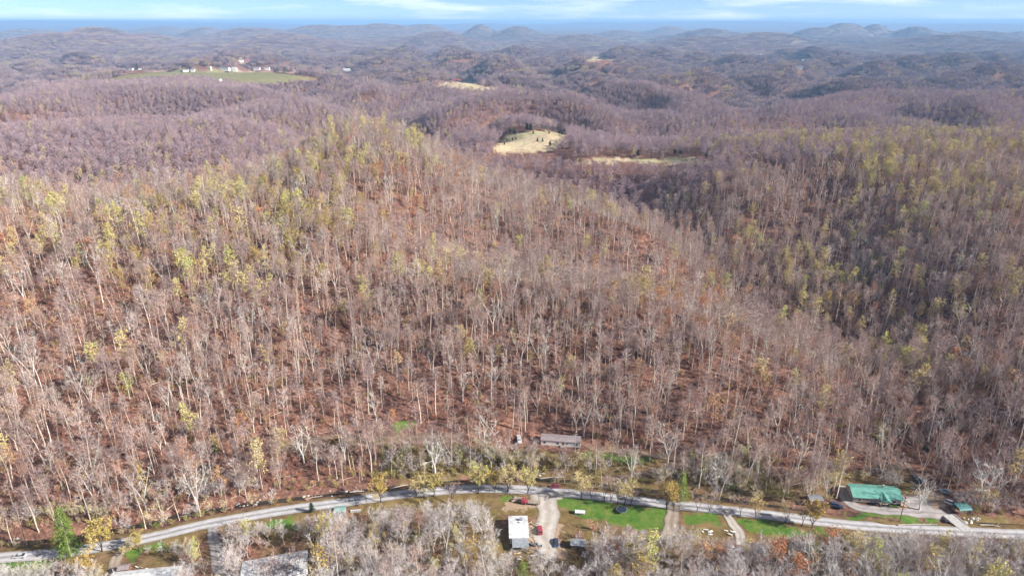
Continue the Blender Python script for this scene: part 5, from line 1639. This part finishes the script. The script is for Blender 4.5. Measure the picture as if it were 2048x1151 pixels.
# utility poles
def pole(base, h, mat, label):
    q = at(*base)
    t = thing('utility_pole', q, 0.15, label, 'pole')
    MB().tube((0, 0, -0.5), (0, 0, h), 0.16, 0.1, n=8).build('post', mat, t)
    ca = MB().box(0, 0.14, h - 0.7, 2.2, 0.12, 0.14).build('crossarm', mat, t)
    for x_ in (-1.0, -0.4, 0.4, 1.0):
        MB().tube((x_, 0.14, h - 0.63), (x_, 0.14, h - 0.42), 0.05, n=6).build('insulator', 'grey_metal', ca)
pole((1799, 1042), 11.5, 'pole_wood', 'dark utility pole in front of the right end of the green roofed house')
pole((494, 1060), 8.5, 'pole_pale', 'pale utility pole by the road at the mouth of the narrow grey driveway')
pole((1150, 905), 10, 'pole_pale', 'pale pole standing in the scrub below the trailer house')

# guard rail at the left culvert
r0, r1 = on_plane(455, 1046, ROAD_Z), on_plane(500, 1038, ROAD_Z)
t = thing('guard_rail', r0, math.atan2(r1[1] - r0[1], r1[0] - r0[0]), 'short pale guard rail on the near road edge by the narrow grey driveway', 'guard rail')
Lr = float(np.linalg.norm((r1 - r0)[:2]))
MB().box(Lr / 2, 0, 0.6, Lr, 0.08, 0.32).build('rail', 'white_metal', t)
for k in range(5):
    MB().box(Lr * (k + 0.5) / 5, 0.1, 0.3, 0.14, 0.14, 0.9).build('post', 'weathered_wood', t)

# white hive boxes on the verge
for k in range(5):
    q = at(703 + k * 4.2, 1023 - k * 0.3)
    t = thing('hive_box', q, 0.1, 'white box, number %d from the left in the row right of the small teal shed' % (k + 1), 'box', 'white boxes in a row on the road verge')
    t['label'] = ('leftmost', 'second', 'middle', 'fourth', 'rightmost')[k] + ' white box in the row right of the small teal roofed shed'
    MB().box(0, 0, 0.35, 0.62, 0.6, 0.75).build('body', 'paint_white', t)
    MB().box(0, 0, 0.78, 0.7, 0.68, 0.1).build('lid', 'white_metal', t)

# ------------------------------------------------------------------ rocks, logs, boards
def rock_mesh(seed):
    rg = np.random.default_rng(seed)
    import bmesh
    bm_ = bmesh.new()
    bmesh.ops.create_icosphere(bm_, subdivisions=1, radius=0.5)
    for v in bm_.verts:
        v.co *= float(rg.uniform(0.7, 1.25)); v.co.z *= 0.65
    me = bpy.data.meshes.new('rock'); bm_.to_mesh(me); bm_.free()
    me.materials.append(MATS['limestone'])
    return me
ROCKS = [rock_mesh(900 + i) for i in range(6)]
def rocks(spots, label, group, sz=(0.6, 1.5)):
    for k, (a, b_) in enumerate(spots):
        q = at(a, b_)
        o = link('rock', ROCKS[k % 6]); s_ = random.uniform(*sz)
        o.location = (q[0], q[1], q[2] + 0.12 * s_); o.scale = (s_, s_ * random.uniform(.7, 1.2), s_ * random.uniform(.7, 1.1)); o.rotation_euler = (0, 0, random.uniform(0, 6))
        tag(o, label, 'rock', group)
rocks([(1925 + random.uniform(0, 34), 1034 + random.uniform(0, 12)) for _ in range(16)], 'pale boulder in the heap right of the concrete bridge', 'boulders right of the bridge', (0.7, 1.9))
rocks([(random.uniform(2, 45), random.uniform(1076, 1088)) for _ in range(12)], 'pale rock on the creek bank at far left', 'rocks on the creek bank at far left')
rocks([(1800 + random.uniform(0, 16), 996 + random.uniform(0, 12)) for _ in range(9)], 'white boulder in the heap right of the green roofed house', 'white boulders right of the green roofed house', (0.8, 1.8))
rocks([(x, np.interp(x, [proj(a, b_, -0.6)[0] for a, b_ in CREEK_C], [proj(a, b_, -0.6)[1] for a, b_ in CREEK_C]) + random.uniform(-6, 6)) for x in sorted([random.uniform(300, 700) for _ in range(14)] + [random.gauss(470, 25) for _ in range(8)] + [random.gauss(1040, 40) for _ in range(12)])], 'pale rock along the creek above the road', 'rocks along the creek above the road', (0.6, 1.6))
rocks([(588, 903), (601, 907), (604, 911), (598, 912), (570, 905), (612, 909)], 'pale rock dumped beside the dirt track left of the bulldozer', 'rocks dumped by the dirt track', (0.8, 1.7))

LOGM = {}
def fallen(p0, p1, r, label, mat='driftwood'):
    a, b_ = at(*p0), at(*p1)
    L = float(np.linalg.norm(b_ - a))
    if L > 40: return
    t = thing('fallen_log', a + np.array([0, 0, r * 0.7]), 0, label, 'log')
    d = (b_ - a)
    m = MB().tube((0, 0, 0), tuple(d * 0.5 + np.array([0, 0, 0.3])), r, r * 0.8, n=7)
    m.tube(tuple(d * 0.5 + np.array([0, 0, 0.3])), tuple(d), r * 0.8, r * 0.4, n=7)
    m.build('stem', mat, t)
    for k in range(3):
        s = 0.45 + 0.18 * k
        c = d * s + np.array([0, 0, 0.2])
        e = c + np.array([random.uniform(-1, 1), random.uniform(-1, 1), random.uniform(0.3, 1.0)]) * 1.6
        MB().tube(tuple(c), tuple(e), r * 0.4, r * 0.1, n=5).build('branch', mat, t)
fallen((780, 977), (826, 968), 0.28, 'long pale fallen trunk along the creek right of the round golden tree')
fallen((700, 985), (728, 982), 0.4, 'thick white log on the creek bank left of the round golden tree')
fallen((610, 998), (646, 992), 0.25, 'thin pale log on the creek bank above the small teal shed')
fallen((1795, 1050), (1875, 1049), 0.3, 'long pale log lying along the road edge left of the concrete bridge')
fallen((1960, 1050), (2000, 1053), 0.35, 'pale log lying by the road right of the boulder heap')
fallen((360, 1033), (395, 1030), 0.3, 'pale fallen trunk on the creek bank at left')
fallen((990, 956), (1035, 953), 0.3, 'pale fallen trunk on the bank above the olive roadside trees')
fallen((1080, 957), (1130, 954), 0.28, 'pale fallen trunk on the bank above the maroon car')
fallen((1165, 966), (1205, 978), 0.22, 'yellowish fallen trunk beside the creek right of the maroon car', 'raw_lumber')
fallen((1690, 880), (1735, 915), 0.22, 'thin fallen trunk on the slope above the green roofed house')
fallen((150, 940), (185, 975), 0.2, 'thin pale fallen trunk on the leafy slope at far left')
fallen((480, 850), (520, 885), 0.22, 'pale fallen trunk on the slope left of the bulldozer')
fallen((1560, 905), (1610, 925), 0.22, 'grey fallen trunk on the flat left of the green roofed house')

BOARD = MB().box(0, 0, 0.06, 3.0, 0.28, 0.1).mesh('board', 'raw_lumber')
BOARD_W = MB().box(0, 0, 0.06, 1.5, 0.4, 0.1).mesh('board', 'trim_white')
BOARD_G = MB().box(0, 0, 0.06, 2.4, 0.4, 0.1).mesh('board', 'weathered_wood')
def boards(n, x0, x1, y0, y1, meshes, label, group):
    for k in range(n):
        q = at(random.uniform(x0, x1), random.uniform(y0, y1))
        o = link('board', meshes[k % len(meshes)])
        o.location = (q[0], q[1], q[2] + 0.12 + 0.12 * (k % 4)); o.rotation_euler = (random.uniform(-.15, .15), random.uniform(-.2, .2), random.uniform(-0.8, 0.8)); s_ = random.uniform(.6, 1.3); o.scale = (s_, s_, 1)
        tag(o, label, 'board', group)
boards(14, 1806, 1828, 983, 992, [BOARD], 'fresh tan board in the lumber pile right of the green roofed house', 'boards in the tan lumber pile')
boards(6, 1404, 1424, 1058, 1070, [BOARD_W], 'white panel in the scrap heap at the end of the brown driveway', 'white panels left scrap heap')
boards(5, 1448, 1470, 1058, 1070, [BOARD_W], 'white panel in the smaller scrap heap beside the curved pale driveway', 'white panels right scrap heap')
boards(18, 1056, 1075, 1040, 1085, [BOARD_G, BOARD, BOARD_G], 'loose board in the junk beside the white roofed house', 'boards beside the white roofed house')
boards(16, 1030, 1085, 1098, 1120, [BOARD_G, BOARD_W, BOARD], 'loose board in the junk below the porch of the white roofed house', 'boards below the porch')
boards(8, 590, 612, 898, 912, [BOARD_W, BOARD_G], 'pale board dumped beside the dirt track left of the bulldozer', 'boards dumped by the track')
boards(10, 238, 300, 1134, 1146, [BOARD_W, BOARD_G], 'pale board lying above the long pale roofed shed', 'boards above the long shed')
BARREL = MB().tube((0, 0, 0), (0, 0, 0.9), 0.3, n=10).mesh('barrel', 'tarp_blue')
for k, (a, b_) in enumerate([(1066, 1090), (1070, 1092), (1060, 1088), (1074, 1088), (1083, 1092)]):
    q = at(a, b_); t = thing('barrel', q, 0, ('first', 'second', 'third', 'fourth', 'fifth')[k] + ' blue barrel standing in the junk right of the porch', 'barrel', 'barrels by the white roofed house')
    MB().tube((0, 0, -0.05), (0, 0, 0.9), 0.3, n=12).build('drum', 'tarp_blue', t)
    MB().tube((0, 0, 0.9), (0, 0, 0.93), 0.27, n=12).build('lid', 'grey_metal', t)

# ------------------------------------------------------------------ far houses on the ridges
FAR = [(243, 141, 14, 'white', 'white house at the left end of the far green field', 5), (262, 140, 10, 'cream', 'cream house left of the dark evergreen on the far ridge', 4), (372, 142, 12, 'white', 'white house on the far ridge road between the two green fields', 4),
       (386, 142, 8, 'grey', 'grey roofed house beside the white one on the far ridge road', 4), (448, 140, 26, 'white', 'long white building at the top of the far green field', 6), (468, 141, 13, 'barn', 'bright white barn right of the long white building', 6),
       (437, 162, 11, 'white', 'white barn in the lower corner of the far green field', 5), (482, 123, 11, 'cream', 'cream house on the tan clearing above the far green field', 4), (514, 139, 14, 'grey', 'grey house right of the far green field', 4),
       (534, 139, 12, 'cream', 'cream house right of the far green field', 5), (591, 143, 8, 'white', 'small white house on the far road right of the field', 4), (652, 143, 10, 'white', 'white house among trees right of the far field', 4),
       (694, 142, 15, 'barn', 'white striped barn standing alone on the far ridge', 5), (916, 163, 13, 'red', 'red roofed barn on the far hill above the field', 5), (890, 166, 5, 'white', 'small white shed left of the far red barn', 3),
       (1078, 152, 7, 'white', 'white house, leftmost in the far row right of the red barn', 3), (1088, 153, 7, 'white', 'white house, second in the far row', 3), (1100, 152, 6, 'white', 'white house, third in the far row', 3), (1110, 153, 7, 'white', 'white house, fourth in the far row', 3),
       (1120, 152, 7, 'white', 'white house, rightmost in the far row', 3), (1248, 125, 11, 'white', 'white house beyond the tan far field', 4), (1270, 126, 6, 'cream', 'cream house right of the white one beyond the tan far field', 3), (1597, 137, 16, 'white', 'white house on the far wooded hill at right', 5),
       (1606, 121, 5, 'white', 'tiny white house above the far wooded hill at right', 3), (280, 139, 6, 'cream', 'small cream shed right of the dark evergreen on the far ridge', 3)]
WALLS = {'white': ('white_siding', 'grey_shingle'), 'cream': ('cream_siding', 'grey_shingle'), 'grey': ('white_siding', 'grey_metal'), 'barn': ('white_siding', 'white_metal'), 'red': ('brown_siding', 'red_metal')}
for a, b_, wpx, kd, lb, hpx in FAR:
    q = FARPOS[(a, b_)]
    sc_ = math.hypot(q[1], q[2] - H) / F
    L = wpx * sc_ * 0.85; hh = max(3.0, hpx * sc_ * 0.6); W = min(L * 0.8, 12)
    wall, roof = WALLS[kd]
    n_w = max(1, int(L / 5))
    house('farmhouse' if kd not in ('barn', 'red') else 'barn', lb, 'house' if kd not in ('barn', 'red') else 'barn', q, random.uniform(-0.3, 0.3), L, W, hh, hh * 0.45, wall, roof,
          [('f', (k + 0.5) / n_w * L - L / 2, hh * 0.4, L / n_w * 0.3, hh * 0.35) for k in range(n_w)], [('f', L * 0.12, 1.2, 2.1)], over=0.5, sink=4)
# domed white silo beside the long building, and the mast on the skyline
q = FARPOS[(422, 140)]
t = thing('silo', q, 0, 'white domed silo at the left end of the long white building', 'silo')
MB().tube((0, 0, -3), (0, 0, 8), 3.2, n=16).build('tank', 'white_siding', t)
m = MB()
for k in range(5):
    a0, a1 = k * math.pi / 10, (k + 1) * math.pi / 10
    m.tube((0, 0, 8 + 3.2 * math.sin(a0)), (0, 0, 8 + 3.2 * math.sin(a1)), 3.2 * math.cos(a0), max(0.01, 3.2 * math.cos(a1)), n=16, cap=False)
m.build('dome', 'white_metal', t)
q = at(1627, 88, 3000, 9000)
t = thing('radio_mast', q, 0, 'thin radio mast rising above the far hills at right', 'mast')
MB().tube((0, 0, -5), (0, 0, 85), 1.0, 0.5, n=6).build('mast_shaft', 'grey_metal', t)
for k in range(3):
    MB().box(0, 0, 30 + 22 * k, 3.0, 3.0, 1.0).build('antenna_ring', 'white_metal', t)
q = FARPOS[(275, 139)]
place_tree('cedar_tree', OTHER['cedar'][0][1], q, 4.2, 0.3, 'big dark evergreen standing among the houses on the far ridge', None)

# ------------------------------------------------------------------ haze in the air
plain_h = bpy.data.materials.new('haze_air')
plain_h.use_nodes = True
hn, hl = plain_h.node_tree.nodes, plain_h.node_tree.links
hn.clear()
ho = hn.new('ShaderNodeOutputMaterial')
hv = hn.new('ShaderNodeVolumePrincipled')
hv.inputs['Color'].default_value = (0.36, 0.63, 0.99, 1)
hv.inputs['Density'].default_value = 0.000076
hv.inputs['Anisotropy'].default_value = 0.0
hl.new(hv.outputs['Volume'], ho.inputs['Volume'])
MATS['haze_air'] = plain_h
hz = MB().box(0, 0, (240 - 120) / 2, 80000, 80000, 240 + 120).build('haze', 'haze_air')
tag(hz, 'thin blue haze over the valley and hills', kind='stuff')
hz.display_type = 'WIRE'
